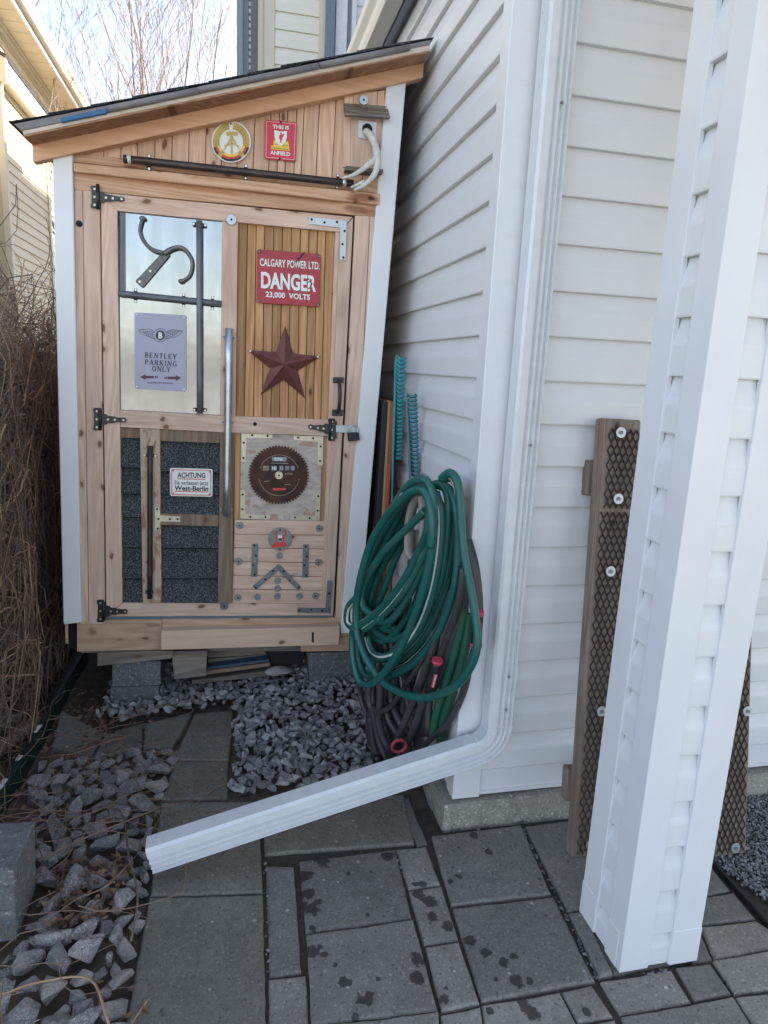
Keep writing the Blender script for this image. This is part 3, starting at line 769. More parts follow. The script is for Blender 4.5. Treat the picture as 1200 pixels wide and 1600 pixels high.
# elbow: crimped bend from straight down to the sloping run
e0 = Vector((DX, DY, .45)); run_end = Vector((-.235, 1.79, .083)); cc = []
run_dir = (run_end-Vector((.70, 1.80, .285))).normalized()
ang1 = math.atan2(-run_dir.z, -run_dir.x)        # slope of the run
Rb = .085; cx, cz = DX-Rb, .40
for i in range(29):
    a = (math.pi/2-ang1)*i/28
    cc.append((cx+Rb*math.cos(a), DY-.012*i/28, cz-Rb*math.sin(a)))
sc_ = [1.0+(.03 if i % 2 else -.02) for i in range(29)]
dpart('elbow', [(DX, DY, .47), (DX, DY, .445)]+cc+[tuple(Vector(cc[-1])+run_dir*.03)], [1.02, 1.02]+sc_+[1.02])
E0 = Vector(cc[-1])+run_dir*.01
dpart('sloping_pipe', [tuple(E0), tuple(E0.lerp(run_end, .5)), tuple(run_end)], [1.04, 1.04, 1.04])
for z in (.573, .46, 2.2, 1.3):
    bm = bmesh.new(); bmesh.ops.create_uvsphere(bm, u_segments=8, v_segments=6, radius=.004)
    o = link('screw', bm, M['zinc_dull'], ds); o.location = (DX-.83+.012, DY-1.85-.032, z)

# ---------------------------------------------------------------- porch column
cx0, cx1, cy0, cy1 = .972, 1.200, 1.262, 1.468
colm = empty('porch_column', ((cx0+cx1)/2, (cy0+cy1)/2, 0), 'square white porch column wrapped in vinyl siding with wide corner trims', 'column')
cl = Vector((-(cx0+cx1)/2, -(cy0+cy1)/2, 0))
box('core', cx0+.02, cx1-.02, cy0+.02, cy1-.02, 0, 3.0, M['trim'], colm).location = cl
def ltrim(x, y, sx, sy, a, b):
    bm = bmesh.new(); T = .014
    add_prism(bm, [(x, y, .002), (x+sx*a, y, .002), (x+sx*a, y+sy*T, .002), (x+sx*T, y+sy*T, .002), (x+sx*T, y+sy*b, .002), (x, y+sy*b, .002)], (0, 0, 3.0)); bevel(bm, .0022, 2)
    link('corner_trim', bm, M['trim'], colm).location = cl
ltrim(cx0, cy0, 1, 1, .083, .072); ltrim(cx1, cy0, -1, 1, .085, .075); ltrim(cx0, cy1, 1, -1, .083, .078); ltrim(cx1, cy1, -1, -1, .085, .075)
mcf = course_mesh('strip_front', cx1-cx0-.03, M['vinyl'], 0, .1285, .013)
mcs = course_mesh('strip_side', cy1-cy0-.03, M['vinyl_y'], 1, .1285, .015)
for k in range(-1, 24):
    z = .098+.1285*k
    for me_, x, y in ((mcf, cx0+.015, cy0+.020), (mcs, cx0+.020, cy0+.015)):
        o = bpy.data.objects.new('siding_panel', me_); COL.objects.link(o); o.parent = colm; o.location = Vector((x, y, max(z, .003)))+cl
        if z < 0: o.scale.z = .75
for x0_, x1_, y0_, y1_ in ((cx0-.0015, cx0+.012, cy1-.0765, cy1+.0015), (cx1-.0835, cx1+.0015, cy0-.0015, cy0+.012), (cx0-.0015, cx0+.012, cy0+.02, cy0+.0705)):
    box('trim_foot', x0_, x1_, y0_, y1_, .001, .105, M['trim'], colm, .001).location = cl
porch = empty('porch_roof', (3.0, 1.0, 2.95), 'white porch roof above the column, out of the picture', 'porch roof')
o = box('ceiling', 1.0, 6, -1.2, 1.86, 2.96, 3.1, M['trim'], porch); o.location = (-3, -1, -2.95)

# ---------------------------------------------------------------- the shed
shed = empty('garden_shed', mat=SHED_M, label='small leaning wooden shed with single slope roof, decorated door and white corner posts', cat='shed')
def sub(o, p): o.parent = p; return o
def thing(name, label, cat, at, d=0.0, group=None):
    """a thing fixed to the shed front; its origin on the front at photo point at"""
    c = S(at[0], at[1], d); o = empty(name, mat=SHED_M @ Matrix.Translation(c), label=label, cat=cat, group=group); o['_c'] = list(c); return o
def onto(o, th):
    """o was made in shed axes; hang it under the thing th"""
    o.parent = th; o.location = -Vector(th['_c']); return o
# body behind the front
bm = bmesh.new()
a, b_, c_, d_ = S(100, 1010), S(612, 138), S(560, 1010), S(90, 245)
add_prism(bm, [(a.x+.01, .03, 0.0), (S(548,1018).x, .03, 0.0), (S(600,150).x+.0, .03, S(610,140).z-.02), (a.x+.03, .03, S(100,245).z-.02)], (0, 1.25, 0))
body = link('wall', bm, M['gap_shade'], shed)
# side boards of the shed, seen only from aside
for sx in (0, 1):
    for k in range(15):
        z = .02+k*.125
        x = a.x-.002 if sx == 0 else S(560, 900).x+.004+.03*(z/2.3)
        bm = bmesh.new(); add_box(bm, x, x+.016, .035, 1.28, z, z+.12)
        link('side_board', bm, M['header'], shed)
# corner posts
sp('corner_post', [(82,246),(113,240),(127,973),(99,976)], -.03, .05, M['post'], shed, .003)
sp('corner_post', [(604,132),(635,124),(560,990),(532,990)], -.03, .05, M['post'], shed, .003)
# gable planks
seams_t = [117, 135, 162, 189, 215.5, 242.5, 269.5, 296, 322.5, 348, 373, 399, 424, 437.5, 450, 464.5, 476, 500, 526, 552, 575, 590, 606]
def raft_b(x): return 254-(x-51)*(132/610.)
def hdr_t(x): return 241+(x-114)*.094
for x0, x1 in zip(seams_t, seams_t[1:]):
    k = lambda x: (x-360)*.06/100.
    t0, t1 = raft_b(x0)-8, raft_b(x1)-8
    b0, b1 = hdr_t(x0)+12, hdr_t(x1)+12
    xb0, xb1 = x0-(b0-t0)*.062*(x0-100)/500, x1-(b1-t1)*.062*(x1-100)/500
    sp('plank', [(x0+.5, t0), (x1-.5, t1), (xb1-.5, b1), (xb0+.5, b0)], random.uniform(-.003, .002), .02, M['pine_warm'], shed)
# header boards
sp('header_board', [(114,240),(596,285),(595.5,302.5),(114,253)], -.012, .03, M['header'], shed)
sp('header_board', [(114,253.5),(594.5,302.5),(593,320.5),(115,268)], -.036, .05, M['header'], shed, .003)
sp('header_board', [(115,268),(594.5,321),(592,339.5),(116,296.5)], -.016, .04, M['header'], shed, .002)
# jambs
sp('jamb_board', [(116,297),(128.5,297.5),(138.5,975),(126.5,975)], -.016, .035, M['pine_v'], shed)
sp('jamb_board', [(129.3,297.5),(155.5,299.5),(164.5,975),(139.3,975)], -.018, .035, M['pine_v'], shed)
sp('jamb_board', [(555,337),(578,338),(547,967),(524,965.5)], -.018, .035, M['pine_v'], shed)
sp('jamb_board', [(578.8,338),(594,339.5),(560,967),(547.8,967)], -.016, .035, M['pine_v'], shed)
# rafter and roof
sp('rafter', [(50,225),(663,92),(661,121.5),(51,253.5)], -.045, .045, M['rafter'], shed, .002)
def roofline(d, pa, pb): return S(pa[0], pa[1], d), S(pb[0], pb[1], d)
DF = -.145
def slab(name, p0, p1, p2, p3, mat, d=DF, back=1.33, bev=.001):
    bm = bmesh.new(); add_prism(bm, [S(*p, d) for p in (p0, p1, p2, p3)], (0, back-d, 0)); bevel(bm, bev); return link(name, bm, mat, shed)
slab('roof_board', (36.5,211), (671.5,79), (671.5,81.5), (37.5,214), M['deckboard'])
slab('roof_board', (35,204.5), (671.5,70), (671.5,78.7), (36.5,210.8), M['deckedge'], DF-.002)
slab('roof_membrane', (21,193.5), (674,61.5), (672,70), (34,204.3), M['membrane'], DF-.004, bev=.002)
slab('roof_patch', (94,184.5), (167,168.5), (167,177), (95,191.5), M['blue_tarp'], DF-.012, back=.25, bev=.002)
for p0, p1 in (((167,168.5),(310,139)), ((310,138.5),(497,100.5)), ((500,100),(640,71.5))):
    A, B = S(*p0, DF-.012), S(*p1, DF-.012)
    bm = bmesh.new(); add_tube(bm, [A+Vector((0, .006, -.003)), B+Vector((0, .006, -.003))], .011, 8)
    link('edge_roll', bm, M['membrane'], shed)
# shingles: courses that climb the slope, each one lying over the one below it
A, B = S(21, 193, DF), S(675, 60, DF); ax = (B-A); L = ax.length; ax.normalize(); nrm = Vector((-ax.z, 0, ax.x))
nC = 11; st = L/nC
rng = random.Random(9)
for i in range(nC):
    for j in range(5):
        y0 = DF-.002+j*.3+(.1 if i % 2 else 0)*(j > 0); y1 = DF-.008+(j+1)*.3+(.1 if i % 2 and j < 4 else 0)
        s0 = i*st-.012+(rng.uniform(-.01, .01)); s1 = min((i+1)*st+.05, L+.005)
        h = .0035+.0025*rng.random()
        P = [A+ax*s0+nrm*h, A+ax*s1-nrm*.001, A+ax*s1+nrm*.0025, A+ax*s0+nrm*(h+.0035)]
        bm = bmesh.new(); add_prism(bm, [(p.x, y0-rng.uniform(0, .008)*(j == 0), p.z) for p in P], (0, y1-y0-.003, 0))
        link('shingle', bm, M['shingle'], shed)

# ---- door
bm = bmesh.new(); add_prism(bm, [S(x, y, .012) for x, y in ((159,304),(550,341),(522,960),(166,962))], (0, .018, 0))
door = link('door', bm, M['gap_shade'], shed)
D = lambda n, poly, d, t, mt, bev=.0012: sp(n, poly, d, t, M[mt], door, bev)
D('door_stile', [(157.5,303),(183,329),(191,942),(166.5,962)], -.02, .032, 'pine_v')
D('door_rail', [(157,301),(551,339),(530.5,362.5),(183.3,329.5)], -.02, .032, 'pine_h')
D('door_stile', [(552,340),(520.5,961),(508,944),(530.5,363)], -.02, .032, 'pine_v')
D('door_stile', [(530,362.8),(530,365),(508,943.5),(502.5,943.5),(524,362)], -.016, .028, 'pine_v')
D('door_rail', [(191.2,942.5),(507.8,944.3),(520.3,961.5),(166.8,963.5)], -.02, .032, 'pine_h')
D('door_rail', [(187.5,641),(344,649.5),(514,656),(515,681.5),(376,676.5),(188,667.5)], -.02, .032, 'pine_h')
D('mullion', [(347,345.5),(372,348),(368,650.8),(343.5,649)], -.018, .03, 'pine_v')
D('mullion', [(344,673),(366.8,675.5),(363,943),(340.3,943)], -.018, .03, 'oldwood_v')
D('threshold_strip', [(166.5,963.5),(520,961.5),(520,964),(167,968.5)], -.004, .02, 'blue_grey', 0)
# sheet metal panel
o = D('metal_panel', [(187,331),(347,345),(343.5,649),(187.5,641)], -.004, .01, 'sheet', 0)
# cedar boards upper right
tx = [372,386.8,400.5,414,428,441.6,455.6,469.6,483,496.5,509.2,523.5,530]
bx = [368,382,396,409.5,423,436.5,450,463.6,476.6,489.4,501.2,514,516.5]
rng = random.Random(5)
for i in range(12):
    ty = lambda x: 348+(x-372)*.088; by = lambda x: 650.5+(x-368)*.04
    D('cedar_board', [(tx[i]+.5, ty(tx[i])), (tx[i+1]-.5, ty(tx[i+1])), (bx[i+1]-.5, by(bx[i+1])+1), (bx[i]+.5, by(bx[i])+1)], -.004+rng.uniform(-.003, .003), .016, 'cedar')
# shingled panel lower left
def shrow(name, xa0, xa1, ys, slope):
    for i in range(len(ys)-1):
        y0, y1 = ys[i], ys[i+1]
        bm = bmesh.new()
        P = [S(xa0+(y0-690)*.012, y0+1.6, .008), S(xa1+(y0-690)*.0, y0+1.6+slope*(xa1-xa0), .008), S(xa1, y1+slope*(xa1-xa0), -.012+random.uniform(-.002, .002)), S(xa0+(y1-690)*.012, y1, -.012)]
        vs = [bm.verts.new(p) for p in P]; vb = [bm.verts.new((p.x, .011, p.z)) for p in P]
        bm.faces.new(vs)
        for k in range(4): bm.faces.new((vs[k], vb[k], vb[(k+1) % 4], vs[(k+1) % 4]))
        link('shingle', bm, M['shingle'], door)
shrow('l', 187.5, 222, [683, 730, 771, 807.5, 854.5, 903.5, 944], .02)
shrow('r', 248, 343.5, [687, 736, 771, 808], .03)
shrow('r', 249, 342.5, [820, 856, 903.5, 944], .005)
D('trim_board', [(188,668),(219,670),(219.5,685),(188.3,684)], -.012, .022, 'oldwood_v')
D('trim_board', [(250,671),(344,674.5),(343,692.5),(250.5,689)], -.012, .022, 'oldwood_v')
D('trim_board', [(250.5,802.5),(342,805),(341,822.5),(251,820.5)], -.0175, .022, 'oldwood_v')
o = D('trim_board', [(218.5,669.5),(249.8,671),(252.5,944),(223,944)], -.017, .022, 'strip'); 
# osb panel and boards lower right
D('cedar_board', [(366.8,676),(375.6,676.5),(374.8,812.5),(365.8,812)], -.006, .016, 'cedar')
D('cedar_board', [(504.3,681.5),(514,682),(508.6,815.5),(500.3,815)], -.006, .016, 'cedar')
D('chipboard_panel', [(376,677),(504,682),(500,814.5),(375,811.5)], -.004, .014, 'osb')
hy = [812, 834.5, 856, 877.5, 899.5, 920.5, 943]
for i in range(6):
    s = lambda y: 366.5-(y-812)*.028; e = lambda y: 507.5-(y-812)*.036
    D('board', [(s(hy[i]), hy[i]+.5), (e(hy[i]), hy[i]+2.5), (e(hy[i+1]), hy[i+1]+1.5), (s(hy[i+1]), hy[i+1]-.4)], -.006+rng.uniform(-.002, .002), .016, 'pine_h')

# bolts / washers / plates: flat hardware is part of the door
def disc(name, px, r, d, t, mat, parent, n=20, ry=None, hole=True, bevl=.0006):
    c = S(px[0], px[1], d); bm = bmesh.new()
    add_prism(bm, [(c.x+x, c.y, c.z+z) for x, z in circ((0, 0), r, n, ry=ry)], (0, t, 0)); bevel(bm, bevl)
    o = link(name, bm, mat, parent)
    if hole:
        bm = bmesh.new(); add_prism(bm, [(c.x+x, c.y-.0022, c.z+z) for x, z in circ((0, 0), r*.22, 8)], (0, .003, 0))
        h = link('screw', bm, M['hole'], o)
    return o
def wpx(x, y): return (340+x/4.704, 640+y/4.704)
for x, y, k in ((163,852,1),(748,873,1),(154,1118,1),(740,1123,1),(150,1384,1),(720,1370,1),(455,1075,0),(442,1260,0),(440,1316,0),(440,1373,0),(293,1379,0),(603,1373,0)):
    disc('washer', wpx(x, y), .0155 if k else .0148, -.012, .004, M['washer'], door, hole=bool(k))
disc('washer', wpx(48, 1445), .0175, -.026, .006, M['cork'], door)
disc('washer', (361.5,343), .0185, -.026, .005, M['zinc'], door)
disc('washer', (568.5,156), .0165, -.034, .004, M['zinc'], shed)
def plate(poly, holes, d, mat, name='mending_plate', parent=None):
    parent = parent or door
    bm = bmesh.new(); add_prism(bm, [S(x, y, d) for x, y in poly], (0, .003, 0)); bevel(bm, .0005)
    o = link(name, bm, M[mat], parent)
    bm = bmesh.new()
    for hx, hy_ in holes:
        c = S(hx, hy_, d); add_prism(bm, [(c.x+x, c.y-.0008, c.z+z) for x, z in circ((0, 0), .0048, 8)], (0, .001, 0))
    if holes: link('screw_holes', bm, M['hole'], o)
    return o
W = wpx
plate([W(252,988),W(298,988),W(290,1230),W(247,1230)], [W(270,1000),W(281,1074),W(262,1142),W(272,1214)], -.012, 'zinc_dull')
plate([W(628,992),W(672,994),W(664,1235),W(622,1234)], [W(648,1006),W(656,1079),W(638,1145),W(651,1217)], -.012, 'zinc_dull')
plate([W(448,1136),W(470,1155),W(615,1306),W(588,1333),W(448,1183),W(285,1325),W(256,1299)], [W(407,1186),W(349,1249),W(279,1309),W(484,1188),W(531,1255),W(596,1307)], -.0135, 'zinc_dull')
plate([W(805,1257),W(846,1257),W(832,1497),W(585,1495),W(587,1456),W(795,1460)], [W(820,1350),W(603,1475),W(688,1470),W(768,1478)], -.0245, 'zinc_dull', 'corner_bracket')
plate([(483,338.8),(542,344.5),(540,406.5),(531,406),(532,355.5),(483,350)], [(487,343),(507,347.5),(526.5,347),(538.5,361),(535,381.5),(536.5,402.5)], -.0245, 'zinc', 'corner_bracket')
plate([W(175,174),W(402,182),W(402,212),W(210,208),W(207,386),W(173,386)], [W(254,188),W(367,193),W(192,243),W(190,355)], -.0075, 'brass', 'corner_bracket')
plate([W(558,190),W(777,196),W(773,410),W(735,408),W(738,236),W(560,224)], [W(592,206),W(702,211),W(758,270),W(754,378)], -.0075, 'brass', 'corner_bracket')
plate([W(168,594),W(204,594),W(204,768),W(388,776),W(385,806),W(165,803)], [W(184,624),W(183,732),W(240,789),W(352,789)], -.0075, 'brass', 'corner_bracket')
plate([W(724,608),W(757,608),W(750,815),W(535,808),W(540,780),W(718,784)], [W(740,637),W(736,743),W(569,793),W(677,797)], -.0075, 'brass', 'corner_bracket')
plate([(242,791.5),(249.5,792),(250,805.5),(281.5,807),(281.5,815.5),(250,814.8),(249,829.5),(241.5,829)], [(245.5,795.5),(247.5,811),(246.5,826),(265.5,811),(277.5,811)], -.0205, 'brass', 't_bracket')
# plug holes and knots that fell out
for x, y, r, d, par in ((123.5,349.5,.0115,-.0165,shed),(398.5,662.5,.008,-.0205,door),(570.5,646.5,.006,-.0168,shed),(520,459,.004,-.0058,door)):
    disc('knot_hole', (x, y), r, d-.001, .002, M['hole'], par, 12, hole=False, bevl=0)

# strap hinges
def hinge(plate_c, tip, name='hinge', s=1, parent=None):
    d = -.026
    x, y = plate_c; tx_, ty_ = tip; up = (0, 1)
    h = 17.5
    o = sp('hinge', [(x-6,y-h),(x+4,y-h),(x+4,y-h+4),(x+7,y-h+4),(x+7,y+h-4),(x+4,y+h-4),(x+4,y+h),(x-6,y+h),(x-7,y+h-4),(x-5,y+h-8),(x-5,y-h+8),(x-7,y-h+4)], d, .005, M['black_iron'], parent or shed, .0007)
    dx = tx_-x; dy = ty_-y; k = 1 if dx > 0 else -1
    P = []
    for t, wdt in ((.12, 8.5), (.32, 8), (.36, 5.5), (.6, 5), (.64, 3.6), (.86, 3), (.9, 4.2), (1.0, 3)):
        P.append((t, wdt))
    poly = [(x+dx*t, y+dy*t-wd) for t, wd in P]+[(x+dx*1.04, y+dy*1.04)]+[(x+dx*t, y+dy*t+wd) for t, wd in P[::-1]]
    sub(sp('strap', poly, d-.001, .005, M['black_iron'], None, .0006), o)
    kn = S(x+dx*.10, y, d-.003); bm = bmesh.new(); add_tube(bm, [kn+Vector((0, 0, -.042)), kn+Vector((0, 0, .042))], .006, 8); sub(link('knuckle', bm, M['black_iron']), o)
    bm = bmesh.new()
    pts = [(x-1, y-h+5), (x-1, y), (x-1, y+h-5)]+[(x+dx*t, y+dy*t) for t in (.38, .62, .93)]
    for q in pts:
        c = S(q[0], q[1], d-.0025); add_prism(bm, [(c.x+a, c.y, c.z+b) for a, b in circ((0, 0), .0042, 8)], (0, .002, 0))
    sub(link('screws', bm, M['brass']), o)
    return o
hinge((148.5,307.5),(193,311)); hinge((152,655),(196,656.5)); hinge((158,955),(198,956))
# handle
hd = sp('handle_plate', [(520.5,589.5),(537.5,589.5),(537,598.5),(520.5,598.5)], -.025, .005, M['black_iron'], door, .001)
hd.name = 'handle'
sub(sp('mounting_plate', [(519,640),(536,640),(535.5,650),(518.5,650)], -.025, .005, M['black_iron'], None, .001), hd)
bm = bmesh.new(); c0, c1 = S(529.5,594,-.03), S(527.5,645,-.03)
add_tube(bm, catmull([c0, c0+Vector((.0, -.028, -.012)), c0.lerp(c1, .5)+Vector((.002, -.04, 0)), c1+Vector((0, -.028, .012)), c1], 5), [.006]*5+[.0075]*11+[.006]*5, 8)
sub(link('grip', bm, M['black_iron']), hd)
# hasp and padlock
hp = hinge((519.5,671.5),(483,667)); hp.name = 'hasp'
sub(sp('hasp_plate', [(525,664.5),(556,664.5),(561,668),(561,677),(556,678),(545,676.5),(525,675.5)], -.028, .004, M['zinc'], None, .0008), hp)
th = thing('padlock', 'black padlock with steel shackle hanging from the door hasp', 'padlock', (552,690), -.05)
onto(sp('lock_body', [(543.5,676.5),(561,676),(562.5,688),(544.5,690)], -.05, .02, M['black_rub'], None, .002), th)
bm = bmesh.new(); P = [S(x, y, -.04) for x, y in ((546,677),(545.5,669),(549,664.5),(554,664.5),(558,669),(558.5,677))]
add_tube(bm, catmull(P, 4), .0035, 8); onto(link('shackle', bm, M['galv']), th)

# ---------------------------------------------------------------- lettering and flat prints
def text_mesh(s, bold=.0, space=1.0):
    cu = bpy.data.curves.new('txt', 'FONT'); cu.body = s; cu.size = 1; cu.offset = bold; cu.resolution_u = 3; cu.space_character = space
    ob = bpy.data.objects.new('txt', cu); COL.objects.link(ob)
    dg = bpy.context.evaluated_depsgraph_get(); me = bpy.data.meshes.new_from_object(ob.evaluated_get(dg))
    vs = [v.co.copy() for v in me.vertices]; fs = [tuple(p.vertices) for p in me.polygons]
    bpy.data.objects.remove(ob); bpy.data.curves.remove(cu); bpy.data.meshes.remove(me)
    return vs, fs
def lettering(s, p0, p1, h, d, mat, th, bold=.012, frame=S, space=1.0, parent=None):
    """text whose baseline runs from photo point p0 to p1 and whose capitals are h pixels tall"""
    vs, fs = text_mesh(s, bold, space)
    x0 = min(v.x for v in vs); x1 = max(v.x for v in vs); y0 = min(v.y for v in vs); y1 = max(v.y for v in vs)
    cap = .7
    A, B = frame(p0[0], p0[1], d), frame(p1[0], p1[1], d)
    H = (frame(p0[0], p0[1]-h, d)-A)
    bm = bmesh.new(); vv = [bm.verts.new(A+(B-A)*((v.x-x0)/(x1-x0))+H*(v.y/cap)) for v in vs]
    for f in fs:
        try: bm.faces.new([vv[i] for i in f])
        except ValueError: pass
    r = bmesh.ops.extrude_face_region(bm, geom=bm.faces[:]); 
    bmesh.ops.translate(bm, verts=[g for g in r['geom'] if isinstance(g, bmesh.types.BMVert)], vec=(0, .0006, 0))
    o = link('lettering', bm, M[mat]); 
    return onto(o, th)
def prints(name, shapes, th):
    """flat printed shapes: (polygon in photo pixels or local points, material, depth)"""
    mats = []; bm = bmesh.new()
    for poly, mt, d in shapes:
        if mt not in mats: mats.append(mt)
        pts = [S(x, y, d) for x, y in poly]
        f = None
        n0 = len(bm.faces); add_prism(bm, pts, (0, .0005, 0), mats.index(mt))
    o = link(name, bm, [M[x] for x in mats]); return onto(o, th)
def stroke(pts, wd):
    """polyline to a ribbon polygon of width wd (pixels)"""
    L, R = [], []
    for i, p in enumerate(pts):
        a = pts[max(i-1, 0)]; b = pts[min(i+1, len(pts)-1)]
        dx, dy = b[0]-a[0], b[1]-a[1]; l = math.hypot(dx, dy) or 1; nx, ny = -dy/l, dx/l
        ww = wd[i] if isinstance(wd, (list, tuple)) else wd
        L.append((p[0]+nx*ww/2, p[1]+ny*ww/2)); R.append((p[0]-nx*ww/2, p[1]-ny*ww/2))
    return L+R[::-1]
def rrect(poly, r=2.0):
    out = []; n = len(poly)
    for i in range(n):
        p, a, b = poly[i], poly[i-1], poly[(i+1) % n]
        for q, t in ((a, 1), (None, 0), (b, 1)):
            if q is None: continue
            l = math.hypot(q[0]-p[0], q[1]-p[1]); out.append((p[0]+(q[0]-p[0])*r/l, p[1]+(q[1]-p[1])*r/l))
    return out

# -- danger sign
th = thing('danger_sign', 'red enamel high voltage danger sign with rust chipped corners on the door', 'sign', (451,477), -.008)
onto(sp('sign_plate', rrect([(402,389.5),(501,397),(499,479.5),(401,473)], 3), -.016, .003, M['red_sign'], None, .0012), th)
lettering('CALGARY POWER LTD.', (406,415), (499.5,421), 11.5, -.0172, 'white_print', th, .018)
lettering('DANGER', (408,449), (494,455), 24, -.0172, 'white_print', th, .035)
lettering('23,000  VOLTS', (415,463.5), (484.5,468.5), 8.2, -.0172, 'white_print', th, .03)
sh = []
for x, y, r in ((405,393,3.2),(498,400.5,2.6),(402.5,470,2.5),(497,476,3),(471,399,2.2),(466,404,2),(462,409,1.6),(482,436,1.6)):
    sh.append(([(x+r*random.uniform(.6, 1.2)*math.cos(a), y+r*random.uniform(.6, 1.2)*math.sin(a)) for a in [i*.785 for i in range(8)]], 'chip', -.0176))
sh.append((stroke([(479,443),(484,439),(487,443),(485,449),(481,452)], [1, 2, 2.4, 2, 1]), 'chip', -.0176))
sh.append((stroke([(476,394),(471,401),(464,409)], [3, 2, .8]), 'chip', -.0177))
prints('chipped_enamel', sh, th)
for x, y in ((405,393),(498,400.5),(402.8,470),(497,476)): onto(disc('screw', (x, y), .0042, -.019, .003, M['zinc_dull'], None, 8, hole=False), th)

# -- lavender parking sign
th = thing('parking_sign', 'pale lavender metal parking sign with winged emblem below the iron hook', 'sign', (250,610), -.004)
onto(sp('sign_plate', rrect([(210,488),(291.5,492.5),(291,612),(210.5,607.5)], 2.5), -.010, .003, M['lav'], None, .001), th)
dd = -.0112
SER = {'B': 'v.18 bB', 'P': 'p'}
def serif(s, p0, p1, h, th, mat='ink_grey'):
    """roman capitals with serifs, drawn as strokes"""
    TH, TN = .19, .10
    gl = {
     'I': ([((.5,0),(.5,1),TH)], [(.5,0),(.5,1)], .45),
     'T': ([((.5,0),(.5,1),TH),((.05,.965),(.95,.965),TN),((.07,.8),(.07,1),.05),((.93,.8),(.93,1),.05)], [(.5,0)], .85),
     'L': ([((.22,0),(.22,1),TH),((.1,.035),(.92,.035),TN),((.92,0),(.92,.25),.06)], [(.22,1),(.22,0)], .78),
     'E': ([((.22,0),(.22,1),TH),((.1,.035),(.92,.035),TN),((.92,0),(.92,.25),.06),((.1,.965),(.88,.965),TN),((.88,.78),(.88,1),.06),((.2,.52),(.66,.52),TN),((.66,.42),(.66,.62),.05)], [(.22,0),(.22,1)], .8),
     'N': ([((.15,0),(.15,1),TN),((.15,1),(.85,0),TH),((.85,0),(.85,1),TN)], [(.15,0),(.1,1),(.85,1)], 1.0),
     'A': ([((.1,0),(.5,1),TN),((.5,1),(.9,0),TH),((.25,.33),(.72,.33),TN)], [(.1,0),(.88,0)], 1.0),
     'Y': ([((.5,0),(.5,.45),TH),((.5,.45),(.12,1),TH),((.5,.45),(.88,1),TN)], [(.5,0),(.12,1),(.88,1)], .95),
     'K': ([((.2,0),(.2,1),TH),((.3,.45),(.85,1),TN),((.42,.58),(.9,0),TH)], [(.2,0),(.2,1),(.85,1),(.88,0)], .95),
     'P': ([((.22,0),(.22,1),TH),((.1,.965),(.6,.965),TN),((.6,.97),(.8,.88),.12),((.8,.9),(.8,.6),TH),((.8,.6),(.6,.49),.12),((.2,.49),(.62,.49),TN)], [(.22,0),(.22,1)], .82),
     'R': ([((.22,0),(.22,1),TH),((.1,.965),(.6,.965),TN),((.6,.97),(.8,.88),.12),((.8,.9),(.8,.64),TH),((.8,.64),(.6,.52),.12),((.2,.52),(.62,.52),TN),((.55,.52),(.9,.0),TH)], [(.22,0),(.22,1),(.9,0)], .92),
     'B': ([((.22,0),(.22,1),TH),((.1,.965),(.6,.965),TN),((.6,.97),(.76,.88),.12),((.77,.9),(.77,.64),TH),((.77,.64),(.6,.53),.12),((.2,.52),(.62,.52),TN),((.62,.52),(.83,.42),.12),((.84,.42),(.84,.14),TH),((.84,.14),(.62,.035),.12),((.1,.035),(.64,.035),TN)], [(.22,0),(.22,1)], .88),
     'G': ([((.85,.78),(.62,.96),.08),((.62,.96),(.36,.96),.08),((.36,.96),(.15,.7),.13),((.15,.7),(.15,.3),TH),((.15,.3),(.36,.04),.13),((.36,.04),(.66,.04),.08),((.66,.04),(.82,.16),.08),((.82,0),(.82,.42),TH),((.85,.78),(.85,1),.05)], [(.82,.42)], .98),
     'O': ([((.35,.96),(.65,.96),.08),((.35,.96),(.14,.7),.13),((.14,.7),(.14,.3),TH),((.14,.3),(.35,.04),.13),((.35,.04),(.65,.04),.08),((.65,.04),(.86,.3),.13),((.86,.3),(.86,.7),TH),((.86,.7),(.65,.96),.13)], [], 1.0)}
    tot = sum(gl[c][2]+.22 for c in s)-.22; cw = math.hypot(p1[0]-p0[0], p1[1]-p0[1])/tot
    ux, uy = (p1[0]-p0[0])/(tot*cw), (p1[1]-p0[1])/(tot*cw); x = 0; sh = []
    for c in s:
        st_, se, wdt = gl[c]
        def tr(q): return (p0[0]+(x+q[0]*wdt)*cw*ux+q[1]*h*uy, p0[1]+(x+q[0]*wdt)*cw*uy-q[1]*h)
        for i, (a, b, wd) in enumerate(st_): sh.append((stroke([tr(a), tr(b)], wd*h), mat, dd-.0004*(i % 2)-.0002))
        for q in se:
            a = (q[0]-.17/wdt*.9, q[1]*.95+.025); b = (q[0]+.17/wdt*.9, q[1]*.95+.025); sh.append((stroke([tr(a), tr(b)], .06*h), mat, dd-.0010))
        x += wdt+.22
    o = prints('lettering', sh, th); return o
serif('BENTLEY', (226,558.5), (276,561.5), 8, th); serif('PARKING', (226,569.5), (276,572.5), 8, th); serif('ONLY', (237.5,579.8), (266,581.5), 8, th)
sh = []
for k, (x0, x1) in enumerate(((233,218),(264,284))):
    y = 589+k*1.5; s_ = -1 if k == 0 else 1
    xa, xb = (240, 218.5) if k == 0 else (262, 283.5)
    sh.append(([(xb, y), (xb-s_*9, y-4.5), (xb-s_*9, y-2), (xa, y-2), (xa, y+2), (xb-s_*9, y+2), (xb-s_*9, y+4.5)], 'ink', dd))
    for q in (0, 1): xx = (242+q*3) if k == 0 else (257+q*2.6); sh.append(([(xx, y-2), (xx+1.5, y-2), (xx+1.5, y+2), (xx, y+2)], 'ink', dd))
prints('arrows', sh, th)
lettering('ALL OTHERS WILL BE CRUSHED', (230,598.5), (270,600), 2.2, dd, 'ink_grey', th, 0)
